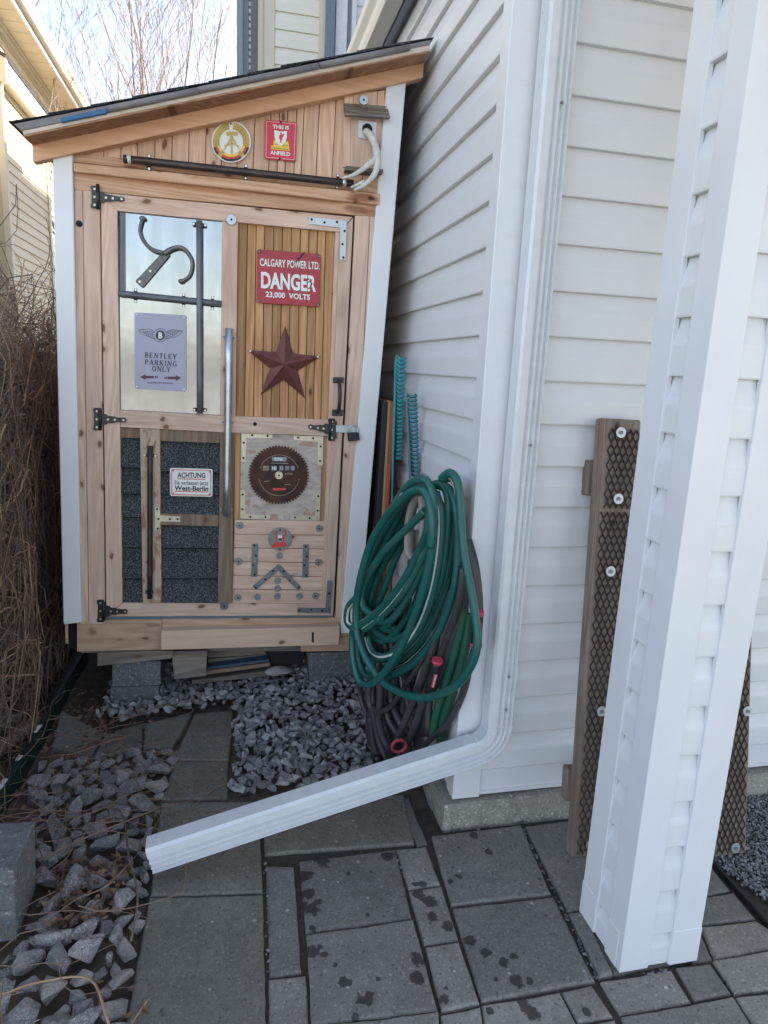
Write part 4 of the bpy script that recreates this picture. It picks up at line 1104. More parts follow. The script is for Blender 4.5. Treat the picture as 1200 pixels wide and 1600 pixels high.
sh = [(circ((250.5,524), 10.5, 20, ry=11), 'ink_grey', dd), (circ((250.5,524), 9.7, 20, ry=10.2), 'lav', dd-.0004), (circ((250.5,524), 7.6, 18, ry=8), 'ink_grey', dd-.0008)]
for s_ in (-1, 1):
    ex, ey = 250.5+s_*35, 515+(1.8 if s_ > 0 else 0)
    wing = [(250.5+s_*8, 519), (250.5+s_*18, 514+s_*.6), (ex, ey), (ex-s_*4, ey+6), (250.5+s_*22, 526+s_), (250.5+s_*9, 530)]
    sh.append((wing, 'ink_grey', dd+.0002))
    cx_ = sum(p[0] for p in wing)/6; cy_ = sum(p[1] for p in wing)/6
    sh.append(([(cx_+(p[0]-cx_)*.93, cy_+(p[1]-cy_)*.87) for p in wing], 'lav', dd))
    for k in range(4):
        sh.append((stroke([(250.5+s_*9, 520+k*2.6), (250.5+s_*20, 517.5+k*2.3), (250.5+s_*(33-3.6*k), 517.5+k*2+s_*.6)], .7), 'ink_grey', dd-.0003))
    for k in range(5): sh.append((stroke([(250.5+s_*(13+k*3.6), 516), (250.5+s_*(11.5+k*3.4), 527-k*1.2)], .35), 'ink_grey', dd-.0005))
prints('winged_emblem', sh, th)
lettering('B', (247.6,528.3), (253.8,528.5), 8.8, dd-.0015, 'white_print', th, .04)
for x, y in ((213.5,491.5),(288,496),(288,608.5),(213.8,604)): onto(disc('screw', (x, y), .004, -.013, .003, M['galv'], None, 8, hole=False), th)

# -- west berlin sign
th = thing('warning_sign', 'small white sign with red border and black German words on the shingles', 'sign', (299,776), -.01)
onto(sp('sign_plate', rrect([(265.3,731),(332.3,733),(332,776.5),(265.6,775)], 2), -.018, .003, M['white_print'], None, .001), th)
d3 = -.0192
def frame_(x0, y0, x1, y1, wd, sk): return [stroke([(x0, y0), (x1, y0+sk)], wd), stroke([(x0, y1), (x1, y1+sk)], wd), stroke([(x0, y0), (x0, y1)], wd), stroke([(x1, y0+sk), (x1, y1+sk)], wd)]
sh = [(p, 'red_print', d3) for p in frame_(268.3, 733.8, 329.3, 772.6, 1.1, 1.3)]
sh += [(stroke([(277,748),(321,749)], 1.1), 'red_print', d3), (stroke([(273,767.5),(325.5,768.8)], 1.1), 'red_print', d3)]
prints('border', sh, th)
lettering('ACHTUNG', (277,746), (320.8,746.6), 7.8, d3, 'black_print', th, .025)
lettering('Sie verlassen jetzt', (272.5,757), (325.5,758.3), 6.6, d3, 'black_print', th, .004)
lettering('West-Berlin', (272.5,766), (325.5,767.2), 7.4, d3, 'black_print', th, .025)
for x, y in ((270.6,735.6),(327.2,737.5),(270.8,771),(327.2,772.3)): onto(disc('screw', (x, y), .003, -.0205, .003, M['copper'], None, 8, hole=False), th)

# -- red club sign
th = thing('club_sign', 'bright red rectangular sign with white bird crest on the gable', 'sign', (438,250), -.004)
onto(sp('sign_plate', rrect([(414.2,186.5),(464,191),(461.5,252.5),(413.2,248)], 2.5), -.011, .003, M['red_bright'], None, .001), th)
d4 = -.0122
sh = [(stroke(q, .5), 'white_print', d4) for q in ([(416.5,189.5),(461.8,193.5)], [(461.8,193.5),(459.5,249.5)], [(459.5,249.5),(415.5,245.5)], [(415.5,245.5),(416.5,189.5)])]
shield = [(428.5,203),(438,205.5),(448.5,204.8),(448,216),(445.5,223),(438.5,229),(431,222),(428.8,214)]
sh += [([(428,219),(450.5,221),(452,232),(427,230)], 'yellow', d4), ([(423.5,227.5),(451.8,230.5),(452.2,236),(424,233)], 'yellow', d4-.0004), (shield, 'white_print', d4-.0008)]
bird = [(437,224),(438,219.5),(436,216),(436,212),(438.5,210),(437,207.8),(439.5,206.8),(440.8,208.5),(440.3,211),(443.5,208.5),(444.3,210.5),(441.5,215),(441,218),(439.5,220.5),(441,224),(439,222.5)]
sh.append((bird, 'red_print', d4-.0013))
prints('crest', sh, th)
lettering('THIS IS', (426,200.2), (451.5,202.4), 5.4, d4, 'white_print', th, .035)
lettering('ANFIELD', (422.3,240.8), (453.2,243.8), 5.8, d4, 'white_print', th, .035)
lettering("YOU'LL NEVER", (429,226.5), (450,228.6), 1.9, d4-.0006, 'ink', th, 0)
lettering('FOOTBALL CLUB', (425.5,232), (450.5,234.6), 2.3, d4-.0010, 'ink', th, 0)
for x, y in ((438.7,190.8),(437.2,248)): onto(disc('screw', (x, y), .004, -.014, .003, M['hole'], None, 8, hole=False), th)

# -- round emblem
th = thing('round_emblem', 'round white emblem with hammer, compass and wheat ring on the gable', 'sign', (361,252), -.004)
ec = (361.3, 221.5)
def ep(x, y): return (ec[0]+x*30.8, ec[1]-y*32.6)
onto(sp('sign_plate', [ep(math.cos(a), math.sin(a)) for a in [2*math.pi*i/40 for i in range(40)]], -.012, .004, M['white_print'], None, .0012), th)
d5 = -.0132; sh = []
def ring(r0, r1, a0, a1, n, mt, d):
    A = [a0+(a1-a0)*i/n for i in range(n+1)]
    for i in range(n): sh.append(([ep(r0*math.cos(A[i]), r0*math.sin(A[i])), ep(r1*math.cos(A[i]), r1*math.sin(A[i])), ep(r1*math.cos(A[i+1]), r1*math.sin(A[i+1])), ep(r0*math.cos(A[i+1]), r0*math.sin(A[i+1]))], mt, d))
ring(.60, .93, rad(98), rad(262), 20, 'gold', d5); ring(.60, .93, rad(-82), rad(82), 20, 'gold', d5)
for s_ in (-1, 1):
    for k in range(22):
        a = rad(100+k*6.6) if s_ < 0 else rad(80-k*6.6)
        for r0, r1 in ((.62, .70), (.72, .80), (.82, .91)):
            sh.append((stroke([ep(r0*math.cos(a), r0*math.sin(a)), ep(r1*math.cos(a-s_*.05), r1*math.sin(a-s_*.05))], .5), 'ink', d5-.0004))
for a0, a1 in ((rad(197), rad(222)), (rad(236), rad(304)), (rad(318), rad(343))):
    for k, mt in enumerate(('black_print', 'red_print', 'yellow')):
        n_ = 6; base = [.94, .83, .72][k] if a0 > rad(230) and a0 < rad(240) else [.95, .84, .73][k]
        # bands of the ribbon, black outermost at the bottom sides
        ring(base-.11, base, a0, a1, n_, mt, d5-.0008)
sh.append((stroke([ep(-.10,.42), ep(.34,.38)], 5.2), 'gold', d5-.0012)); sh.append(([ep(-.26,.44), ep(-.10,.52), ep(-.10,.28), ep(-.24,.30)], 'gold', d5-.0014))
sh.append((stroke([ep(.02,.40), ep(.03,-.62)], 3.0), 'gold', d5-.0010))
sh.append((stroke([ep(.02,.20), ep(-.40,-.42)], [3.2, 1]), 'gold', d5-.0016)); sh.append((stroke([ep(.04,.20), ep(.46,-.42)], [3.2, 1]), 'gold', d5-.0016))
sh.append((stroke([ep(-.34,-.20), ep(-.1,-.10), ep(.14,-.10), ep(.38,-.2)], 2.2), 'gold', d5-.0018))
sh.append((circ(ep(.02,.22), 2.6, 10), 'gold', d5-.0019))
prints('state_emblem', sh, th)
for x, y in ((361,193),(362,248)): onto(disc('screw', (x, y), .003, -.0155, .003, M['copper'], None, 8, hole=False), th)

# -- star
th = thing('metal_star', 'rust red folded metal star on the cedar boards', 'star', (444,620), -.006)
tips = [(446,508.5),(501.5,557),(476.5,622.5),(407,617),(386.5,547)]
c0 = (444,569.6); ccn = S(c0[0], c0[1], -.05)
bm = bmesh.new(); T = [S(x, y, -.010) for x, y in tips]; I = []
for i in range(5):
    mx, my = (tips[i][0]+tips[(i+1) % 5][0])/2, (tips[i][1]+tips[(i+1) % 5][1])/2
    I.append(S(c0[0]+(mx-c0[0])*.47, c0[1]+(my-c0[1])*.47, -.012))
cv = bm.verts.new(ccn); tv = [bm.verts.new(p) for p in T]; iv = [bm.verts.new(p) for p in I]
bk = bm.verts.new(ccn+Vector((0, .045, 0))); mt_ = [bm.verts.new(ccn.lerp(p, .5)+Vector((0, -.002, 0))) for p in T]
for i in range(5):
    bm.faces.new((cv, mt_[i], iv[i])); bm.faces.new((mt_[i], tv[i], iv[i])); bm.faces.new((cv, iv[i-1], mt_[i])); bm.faces.new((mt_[i], iv[i-1], tv[i]))
    bm.faces.new((bk, iv[i], tv[i])); bm.faces.new((bk, tv[i], iv[i-1]))
onto(link('star_body', bm, M['star']), th)
for x, y in ((391,548.5),(496.5,557.5)): onto(disc('screw', (x, y), .0042, -.016, .003, M['galv'], None, 8, hole=False), th)

# -- saw blade
th = thing('saw_blade', 'rusty circular saw blade with faded label on the chipboard panel', 'saw blade', (436,790), -.006)
cx_, cy_ = 435.7, 742.5; c = S(cx_, cy_, -.014); R = .124; P = []
for k in range(60):
    a = 2*math.pi*k/60
    for da, rr in ((0, .94), (.02, 1.0), (.055, 1.0), (.06, .955)):
        P.append((c.x+R*rr*math.cos(a+da), c.y, c.z+R*rr*math.sin(a+da)))
bm = bmesh.new(); add_prism(bm, P, (0, .003, 0)); onto(link('blade', bm, M['rust']), th)
onto(disc('arbor_washer', (435.8,742.7), .0165, -.0185, .004, M['brass'], None, 20), th)
d6 = -.0148
B_ = lambda x, y: W(x, y)
sh = [([B_(400,348),B_(508,350),B_(506,382),B_(400,378)], 'label_blue', d6)]
for x, mt in ((356,'label_tan'),(416,'label_blue'),(469,'label_blue'),(512,'zinc_dull'),(552,'label_blue')): sh.append(([B_(x-21 if x < 450 else x-15,414),B_(x+19 if x < 450 else x+14,414),B_(x+19 if x < 450 else x+14,447),B_(x-21 if x < 450 else x-15,447)], mt, d6))
sh.append(([B_(404,574),B_(425,578),B_(505,574),B_(498,592),B_(425,596),B_(406,590)], 'red_print', d6+.0002))
for (x0, y0), (x1, y1) in (((392,393),(520,396)), ((345,530),(380,524)), ((490,552),(535,548))): sh.append((stroke([B_(x0, y0), B_(x1, y1)], .7), 'label_tan', d6))
aa = [rad(a) for a in range(20, 161, 10)]; sh.append((stroke([B_(452+150*math.cos(a), 483-150*math.sin(a)) for a in aa], .5), 'label_tan', d6))
aa = [rad(a) for a in range(190, 351, 10)]; sh.append((stroke([B_(452+150*math.cos(a), 483-150*math.sin(a)) for a in aa], .5), 'label_tan', d6))
prints('label_print', sh, th)
lettering('RONA', B_(418,374), B_(480,376), 5, d6-.0006, 'white_print', th, .03)
lettering('60', B_(342,442), B_(372,442), 5, d6-.0006, 'ink_grey', th, .02); lettering('10', B_(402,442), B_(432,442), 5, d6-.0006, 'white_print', th, .02)
lettering('5700', B_(495,480), B_(550,480), 3, d6-.0006, 'label_tan', th, 0)

# -- round oil badge on the boards
th = thing('round_badge', 'round grey metal badge with worn red print above the flat plates', 'badge', (438,859), -.008)
onto(disc('badge_plate', W(460,952), .0505, -.014, .003, M['washer'], None, 28, hole=False), th)
d7 = -.0150
prints('worn_print', [([W(412,985),W(430,975),W(500,975),W(508,990),W(500,1008),W(405,1015),W(398,1003)], 'red_print', d7), (stroke([W(432,972),W(436,940),W(428,915),W(440,893)], 2.4), 'red_print', d7), (stroke([W(484,972),W(482,940),W(500,920),W(502,893),W(486,884)], 2.4), 'red_print', d7), ([W(444,922),W(474,922),W(476,970),W(442,970)], 'white_print', d7), ([W(446,945),W(474,945),W(474,966),W(444,966)], 'ink_grey', d7-.0005)], th)
for p in (W(460,884), W(459,1025)): onto(disc('screw', p, .004, -.0165, .003, M['hole'], None, 8, hole=False), th)

# -- pipes with their clamps
def strap(px, th, vertical, d, r, mat='copper', span=9.5):
    """a saddle clamp over a pipe; vertical: its ears stand above and below"""
    c = S(px[0], px[1], d); bm = bmesh.new(); e = span*.0027
    ax_ = Vector((0, 0, 1)) if vertical else Vector((1, 0, 0)); al = Vector((1, 0, 0)) if vertical else Vector((0, 0, 1))
    prof = [(-e, 0), (-r-.004, 0)]+[(-(r+.003)*math.cos(a), -(r+.004)*1.25*math.sin(a)) for a in [math.pi*k/8 for k in range(9)]]+[(r+.004, 0), (e, 0)]
    A = []; Bv = []
    for u, v in prof:
        A.append(bm.verts.new(c+ax_*u+Vector((0, v, 0))-al*.006)); Bv.append(bm.verts.new(c+ax_*u+Vector((0, v, 0))+al*.006))
    for i in range(len(prof)-1): bm.faces.new((A[i], A[i+1], Bv[i+1], Bv[i]))
    bmesh.ops.solidify(bm, geom=bm.faces[:], thickness=.0016)
    o = onto(link('pipe_clamp', bm, M[mat]), th)
    for s_ in (-1, 1):
        bm = bmesh.new(); q = c+ax_*s_*(e-.005)+Vector((0, -.003, 0)); add_prism(bm, [q+Vector((a, 0, b)) for a, b in circ((0, 0), .0042, 8)], (0, .003, 0))
        s2 = link('screw', bm, M['galv'] if mat != 'galv' else M['zinc_dull']); s2.parent = o
    return o
def pipe(name, label, a, b, r, d, mat, clamps, vert, extra=None, cmat='copper'):
    th = thing(name, label, 'pipe', b, d); A, B = S(*a, d-r-.001), S(*b, d-r-.001)
    bm = bmesh.new(); n_ = 12; add_tube(bm, [A.lerp(B, t/6) for t in range(7)], r, n_); o = onto(link('pipe', bm, M[mat]), th)
    for q in clamps: strap(q, th, vert, d, r, cmat)
    return th
t1 = pipe('threaded_pipe', 'long dark threaded steel pipe clamped below the gable signs', (195,248.5), (552,287), .0135, -.037, 'pipe_dark', [(233,254),(384,269),(527,283.5)], True)
for px, mt in (((202,249.2),'bone'),((196.5,248.7),'black_iron'),((538,285.4),'galv')):
    q = S(*px, -.0515); ax2 = (S(552,287,-.0515)-S(195,248.5,-.0515)).normalized()
    bm = bmesh.new(); add_tube(bm, [q-ax2*.007, q+ax2*.007], .0148, 12); onto(link('thread', bm, M[mt]), t1)
pipe('vertical_pipe', 'dark grey pipe standing across the sheet metal panel', (311.5,345), (312,646), .0115, -.022, 'pipe_grey', [(311.5,351),(312,641)], False)
t2 = pipe('horizontal_pipe', 'dark grey pipe running level under the iron hook', (187,459), (346,475), .0125, -.004, 'pipe_grey', [(212,462),(287,469.5),(332,473.5)], True)
pipe('conduit_pipe', 'long galvanised conduit pipe down the middle of the door', (358,513), (353.8,806), .0145, -.019, 'galv', [(358,527.5),(356,660),(353.5,796.5)], False, cmat='galv')
pipe('short_pipe', 'thin rusty brown pipe on the stained strip among the shingles', (234.5,697), (234.3,935), .0105, -.017, 'pipe_dark', [(234.5,711.5),(234,924.5)], False)
th = thing('steel_angle', 'dark grey steel strip at the left edge of the metal panel', 'strip', (190,457), -.005)
onto(sp('flat_bar', [(187,331),(195.5,332),(195.8,455),(187.3,454)], -.009, .004, M['pipe_grey'], None, .001), th)

# -- iron hook
def hk(x, y): return (180+x/3.333, 320+y/3.333)
th = thing('iron_hook', 'grey cast iron double hook with flat handle on the metal panel', 'hook', hk(125,430), -.006)
bm = bmesh.new(); add_prism(bm, [S(*hk(*q), -.020) for q in ((103,398),(112,388),(238,255),(262,240),(288,262),(150,424),(140,433))], (0, .014, 0)); bevel(bm, .003)
onto(link('handle', bm, M['cork']), th)
for pts, rr in ((((250,252),(205,238),(170,215),(140,175),(128,130),(138,85),(142,72)), [.0085,.0075,.007,.0065,.006,.006,.0055]),
                (((255,255),(290,232),(335,222),(370,240),(398,285),(400,330),(385,372),(345,402),(341,404)), [.0105,.009,.008,.0078,.0075,.007,.0065,.006,.006])):
    P = [S(*hk(*q), -.022) for q in pts]; C = catmull(P, 6); rl = [rr[min(len(rr)-1, i//6)]*(1-(i % 6)/6)+rr[min(len(rr)-1, i//6+1)]*((i % 6)/6) for i in range(len(C))]
    bm = bmesh.new(); add_tube(bm, C, rl, 10); onto(link('hook_arm', bm, M['cork']), th)
for q in ((143,70),(345,398)):
    c = S(*hk(*q), -.022); bm = bmesh.new(); bmesh.ops.create_uvsphere(bm, u_segments=12, v_segments=8, radius=.0105); bmesh.ops.scale(bm, vec=(1.2, .7, .8), verts=bm.verts); bmesh.ops.translate(bm, vec=c, verts=bm.verts)
    onto(link('tip', bm, M['cork'], smooth=True), th)
for q in ((128,400),(182,345)): onto(disc('screw', hk(*q), .0055, -.023, .003, M['brass'], None, 10, hole=False), th)
lettering('LOUDEN', hk(150,398), hk(246,292), 5, -.0212, 'pipe_grey', th, .0)

# -- weathered box with antler
th = thing('shelf_box', 'small plank box with slatted roof and shelf under the eave', 'box', (568,268), -.01)
onto(sp('back_board', [(538,148),(552,146.5),(552,170),(537.5,170)], -.02, .02, M['pine_warm'], None), th)
onto(sp('back_board', [(552.5,146.5),(590,142),(590,168),(552.5,170)], -.022, .02, M['pine_warm'], None), th)
onto(sp('back_board', [(590.5,142),(601,141),(601,168),(590.5,168)], -.02, .02, M['pine_warm'], None), th)
onto(sp('side_strip', [(537,176),(548,176.5),(547.5,262),(536.5,261)], -.012, .014, M['pine_v'], None), th)
onto(sp('front_board', [(548.5,176.5),(598,180),(597,268),(547.5,263)], -.02, .02, M['pine_v'], None), th)
for k in range(4):
    y0 = 161+k*4.7
    onto(sp('slat', [(538+k*.4,y0),(605+k*1.4,y0+4.5),(606+k*1.3,y0+9.2),(538+k*.4+.4,y0+4.6)], -.03-k*.011, .02, M['greywood'], None, .001), th)
onto(sp('shelf', [(541,259),(599,264.5),(598.5,271),(540,265.5)], -.06, .055, M['greywood'], None, .001), th)
th = thing('antler', 'pale two pronged antler on a square metal plate under the eave', 'antler', (574,216), -.02)
onto(sp('mount_plate', [(560,187),(588.5,190.5),(588,219),(559.5,215)], -.026, .004, M['lip'], None, .001), th)
onto(disc('socket', (574,201.5), .0195, -.029, .004, M['hole'], None, 20, hole=False), th)
def an(x, y): return (300+x/3.158, 140+y/3.158)
def apt(x, y, d): return S(*an(x, y), d)
A1 = catmull([apt(858,208,-.03), apt(880,225,-.055), apt(900,265,-.07), apt(912,320,-.08), apt(913,375,-.085), apt(895,425,-.09), apt(850,470,-.10), apt(800,497,-.105)], 5)
bm = bmesh.new(); r_ = [.014+.002*math.sin(i)*.3 if i < 18 else .0135*(1-(i-18)/22.)+.0015 for i in range(len(A1))]; add_tube(bm, A1, r_, 10); onto(link('beam', bm, M['bone'], smooth=True), th)
A2 = catmull([apt(914,340,-.08), apt(885,358,-.088), apt(835,398,-.1), apt(785,425,-.108), apt(742,437,-.11)], 5)
bm = bmesh.new(); add_tube(bm, A2, [.0125*(1-i/24.)+.0015 for i in range(len(A2))], 10); onto(link('tine', bm, M['bone'], smooth=True), th)
A3 = catmull([apt(848,455,-.095), apt(815,470,-.1), apt(783,482,-.104)], 4)
bm = bmesh.new(); add_tube(bm, A3, [.007*(1-i/11.)+.001 for i in range(len(A3))], 8); onto(link('tine', bm, M['bone'], smooth=True), th)

# ---- base
sp('base_beam', [(120,969),(253,968),(253,1016.5),(120,1018.5)], -.012, .05, M['base'], shed, .002)
sp('base_beam', [(253.5,967.5),(560,965),(560,979),(253.5,984)], -.010, .05, M['base'], shed, .002)
sp('base_beam', [(253.5,984.5),(560,979.5),(557,1006),(253.5,1010)], -.008, .05, M['base'], shed, .002)
sp('base_beam', [(470,1007.5),(557,1006.5),(556,1017),(470,1018.5)], -.010, .05, M['base'], shed, .002)
st_o = sp('step_board', [(251,986),(531,979.5),(530,1008),(251.5,1016)], -.055, .044, M['step'], shed, .003)
sub(sp('lumber_stamp', [(487,988),(490.5,988),(490.5,1004),(487,1004)], -.0552, .0004, M['chip'], None, 0), st_o)
bm = bmesh.new(); y0s = -.0556
for q in (((485.5,988),(492,988),(492,990),(485.5,990)),): pass
bm.free()
box('floor_frame', .0, 1.17, .05, 1.25, -.03, .02, M['greywood'], shed)

# ---------------------------------------------------------------- under the shed
def ybox(name, poly4, Y, depth, mat, label, cat, group=None, bev=.004, rough=0.0, z=None):
    """block whose front face stands at Y: photo polygon -> real face, pushed back by depth"""
    P = [YP(x, y, Y) for x, y in poly4]; c = sum(P, Vector())/len(P); c.z = min(p.z for p in P)
    bm = bmesh.new(); add_prism(bm, [p-c for p in P], (0, depth, 0)); bevel(bm, bev, 2)
    if rough:
        bmesh.ops.subdivide_edges(bm, edges=bm.edges[:], cuts=5, use_grid_fill=True)
        for v in bm.verts: v.co += Vector((noise.noise(v.co*25), noise.noise(v.co*25+Vector((3, 3, 3))), noise.noise(v.co*25+Vector((7, 1, 7)))))*rough
    o = link(name, bm, mat, None, loc=c); return props(o, label, cat, group)
ybox('concrete_block', [(175,1035),(251,1033),(251,1071),(175.5,1073)], 2.80, .2, M['block'], 'grey concrete block, upper of the two left of the timber end', 'block', rough=.003)
ybox('concrete_block', [(172.5,1074.5),(248.5,1072.5),(248.5,1106),(172.5,1110)], 2.79, .21, M['block'], 'grey concrete block, lowest of the two at the shed front left', 'block', rough=.003)
ybox('timber_block', [(268,1018),(324,1017),(322,1056),(272,1062)], 2.80, .5, M['greywood'], 'square grey timber end under the step board', 'timber', rough=.0015)
ybox('concrete_block', [(481,1020),(568,1017),(570,1072),(484,1074)], 2.83, .2, M['block'], 'wide dark concrete block under the right end of the shed', 'block', rough=.003)
ybox('concrete_block', [(503,1012),(566,1010),(568,1034),(503,1036)], 2.90, .2, M['block'], 'concrete block tucked on top behind the wide dark block', 'block', rough=.003)
ybox('packing_board', [(152,1021),(271,1017),(268,1029),(152,1041)], 2.78, .09, M['greywood'], 'thin wedge board between the shed base and the stacked blocks', 'board', bev=.002)
for i, (poly, Y, mt, lab) in enumerate((
    ([(325,1020),(415,1016),(415,1022),(325,1028)], 2.92, 'oldwood_h', 'tan board topmost in the pile under the step board'),
    ([(325,1030),(420,1022),(420,1034),(325,1042)], 2.93, 'greywood', 'thick grey board in the pile beside the black tub'),
    ([(323,1043),(420,1030),(420,1034),(323,1048)], 2.88, 'bluewood', 'faded blue painted board in the pile under the shed'),
    ([(320,1049),(422,1036),(422,1041),(318,1055)], 2.86, 'oldwood_h', 'pale split board below the faded blue one'),
    ([(300,1063),(440,1046),(440,1054),(300,1069)], 2.88, 'greywood', 'lowest dark board of the pile, lying on the gravel'))):
    ybox('old_board', poly, Y, .5, M[mt], lab, 'board', 'old boards piled under the shed', .0015)
tb = ybox('black_tub', [(418,1016),(477,1013),(472,1038),(425,1041)], 2.90, .25, M['tub'], 'black plastic tub pushed under the shed beside the white stone', 'tub')
bm = bmesh.new(); r = hull(random.Random(77), 1, .8, .55, 26, .12); vv = [bm.verts.new(v) for v in r[0]]
for f in r[1]:
    try: bm.faces.new([vv[i] for i in f])
    except ValueError: pass
bevel(bm, .08)
p = YP(435, 1049, 2.86); o = link('white_stone', bm, M['white_stone'], loc=p); o.scale = (.066, .05, .042); o.rotation_euler = (0, .1, .3)
props(o, 'pale cream stone lying in front of the black tub', 'stone')
A, B = YP(390,1069,2.8), YP(452,1060,2.84); o = tube('thin_rod', [Vector((0, 0, 0)), B-A], .005, M['pipe_grey'], n=8); o.location = A
props(o, 'thin grey rod lying on the gravel before the board pile', 'rod')

# ---------------------------------------------------------------- ramps leaning on the wall
def ramp_board(off, label, wash, fl=(893,1341), tl=(941,653), L=None):
    p0 = G(*fl); p1 = YP(tl[0], tl[1], 1.835)
    if off: p1 = Vector((1.502, p1.y, p1.z)); p0 = Vector((1.510, 1.596, 0))
    up_ = (p1-p0); L = up_.length; up_.normalize(); rt = Vector((1, 0, 0)); rt = (rt-up_*rt.dot(up_)).normalized(); bk_ = up_.cross(rt)*-1
    if bk_.y < 0: bk_ = -bk_
    Mx = Matrix([[rt.x, bk_.x, up_.x, p0.x], [rt.y, bk_.y, up_.y, p0.y], [rt.z, bk_.z, up_.z, p0.z], [0, 0, 0, 1]])
    root = empty('ramp_plank', mat=Mx, label=label, cat='ramp', group='mesh covered planks leaning on the wall')
    Wd = .132; TK = .04
    box('plank', 0, Wd, 0, TK, 0, L, M['ramp'], root, .005)
    bm = bmesh.new(); dw = .0103; dh = .044; x0 = .021; nx = 9
    for part_, (za, zb) in enumerate(((.012, L*.80), (L*.805, L-.012))):
        n = int((zb-za)/(dh/2))
        for i in range(nx+1):
            pts = []
            for j in range(n+1):
                s_ = 1 if (i+j) % 2 else -1
                pts.append((x0+i*dw+s_*dw*.45+(part_*.008), -.004-.001*s_, za+j*dh/2))
                # the flat of each strand widens at the bonds
            pp = []
            for a_, b_2 in zip(pts, pts[1:]):
                a_, b_2 = Vector(a_), Vector(b_2); pp += [a_, a_.lerp(b_2, .22)+Vector(((a_.x-b_2.x)*.10, 0, 0)), a_.lerp(b_2, .78)+Vector(((b_2.x-a_.x)*.10, 0, 0))]
            pp.append(Vector(pts[-1])); add_tube(bm, pp, .0023, 4, ref=(0, -1, 0))
    link('expanded_mesh', bm, M['mesh'], root)
    for (wx, wy) in wash:
        v = ray(wx, wy); nn = np.array(bk_); P0 = np.array(p0); t = ((P0-EYE) @ nn)/(v @ nn); q = Vector(EYE+v*t)-p0
        lx, lz = q.dot(rt), q.dot(up_)
        bm = bmesh.new(); add_prism(bm, [(lx+a, -.0095, lz+b) for a, b in circ((0, 0), .0165, 20)], (0, .003, 0)); bevel(bm, .0006); o = link('washer', bm, M['zinc'], root)
        bm = bmesh.new(); add_prism(bm, [(lx+a, -.0135, lz+b) for a, b in circ((0, 0), .006, 8)], (0, .004, 0)); link('screw', bm, M['zinc_dull'], o)
    for z in (L*.83, L*.12): box('batten', -.012, Wd+.01, TK, TK+.035, z, z+.11, M['ramp'], root, .003)
    return root
M['mesh'] = plain('rusty_expanded_mesh', (.035, .024, .022), .6, .3, var=.7, nscale=9)
ramp_board(0, 'wooden plank with rusty expanded mesh leaning left of the porch column', [(968,676),(964,779),(952,892),(938,1110),(921,1318)])
ramp_board(.488, 'mesh covered wooden plank leaning right of the porch column', [(1165,1110),(1146.5,1323)])
A_, B_2 = G(1113, 1346), G(1200, 1443); dr = (B_2-A_).normalized(); nn_ = Vector((-dr.y, dr.x, 0)); A_ = A_-dr*.25; B_2 = B_2+dr*.5
bm = bmesh.new(); add_prism(bm, [A_-nn_*.006+Vector((0, 0, -.04)), B_2-nn_*.006+Vector((0, 0, -.04)), B_2+nn_*.006+Vector((0, 0, -.04)), A_+nn_*.006+Vector((0, 0, -.04))], (0, 0, .048)); bevel(bm, .002)
props(recentre(link('edging_strip', bm, M['edge_black'])), 'black plastic edging between pavers and fine gravel', 'edging')

# ---------------------------------------------------------------- hoses on the side wall
HN = np.array([.53, .27, 0]); HN = HN/np.linalg.norm(HN); HD = float(HN @ np.array([.685, 1.985, 0]))
def HP(x, y, off=0.0):
    """crop pixel (3.333x, origin 540,730) on the hanging plane of the hoses, off towards the camera"""
    v = ray(540+x/3.3333, 730+y/3.3333); t = ((HD-off)-HN @ EYE)/(HN @ v); return Vector(EYE+v*t)
hose = empty('garden_hose', tuple(HP(380, 1190)), 'long green garden hose with white stripe coiled on the wall hanger', 'hose')
H0 = hose.location.copy()
def hloop(pts, off, r=.0125, mat='hose', stripe=None, wob=.004, n=10, seed=0, twist=0.0, dz=0, par=None, org=None, sm=6):
    rng = random.Random(seed)
    P = [HP(x, y, (off if not isinstance(off, (list, tuple)) else off[0]+(off[1]-off[0])*i/(len(pts)-1))+rng.uniform(-wob, wob))-(org or H0) for i, (x, y) in enumerate(pts)]
    bm = bmesh.new(); add_tube(bm, catmull(P, sm), r, n, stripe=stripe, twist=twist)
    return link('coil', bm, [M[mat], M['stripe']], par or hose)
# green loops, back to front
hloop([(560,60),(590,120),(600,300),(592,430),(560,640),(490,830),(390,970),(280,1050),(170,1060),(95,990),(62,870),(70,700),(110,500),(190,330),(290,210),(380,150)], .03, stripe=3, seed=1)
hloop([(480,95),(540,130),(562,280),(545,430),(510,600),(440,760),(360,880),(280,970),(190,1005),(120,960),(88,860),(85,700),(120,550),(200,390),(290,270),(370,190)], .05, mat='hose_l', seed=2)
hloop([(260,180),(320,110),(410,90),(470,150),(500,300),(480,500),(430,680),(350,830),(250,900),(150,850),(120,760),(150,620),(230,450),(330,300)], .065, seed=3)
hloop([(430,100),(500,90),(535,180),(525,380),(490,600),(410,780),(310,930),(220,1060),(150,1100),(90,1060),(60,950),(58,800),(75,650),(120,480),(210,300),(320,200),(400,170)], .075, mat='hose', stripe=None, seed=4)
hloop([(470,130),(500,250),(490,450),(450,660),(380,840),(290,950),(200,985),(140,960),(110,880)], .09, mat='hose_l', stripe=2, seed=5)
hloop([(330,330),(260,480),(200,640),(150,760),(170,820),(220,850),(290,830),(370,700),(420,560)], .05, r=.0115, seed=13, stripe=None)
hloop([(250,830),(290,900),(330,905),(380,850),(440,740)], .055, r=.012, seed=14)
hloop([(390,560),(330,660),(270,760),(230,820),(190,840)], .045, r=.011, mat='hose_l', seed=15)
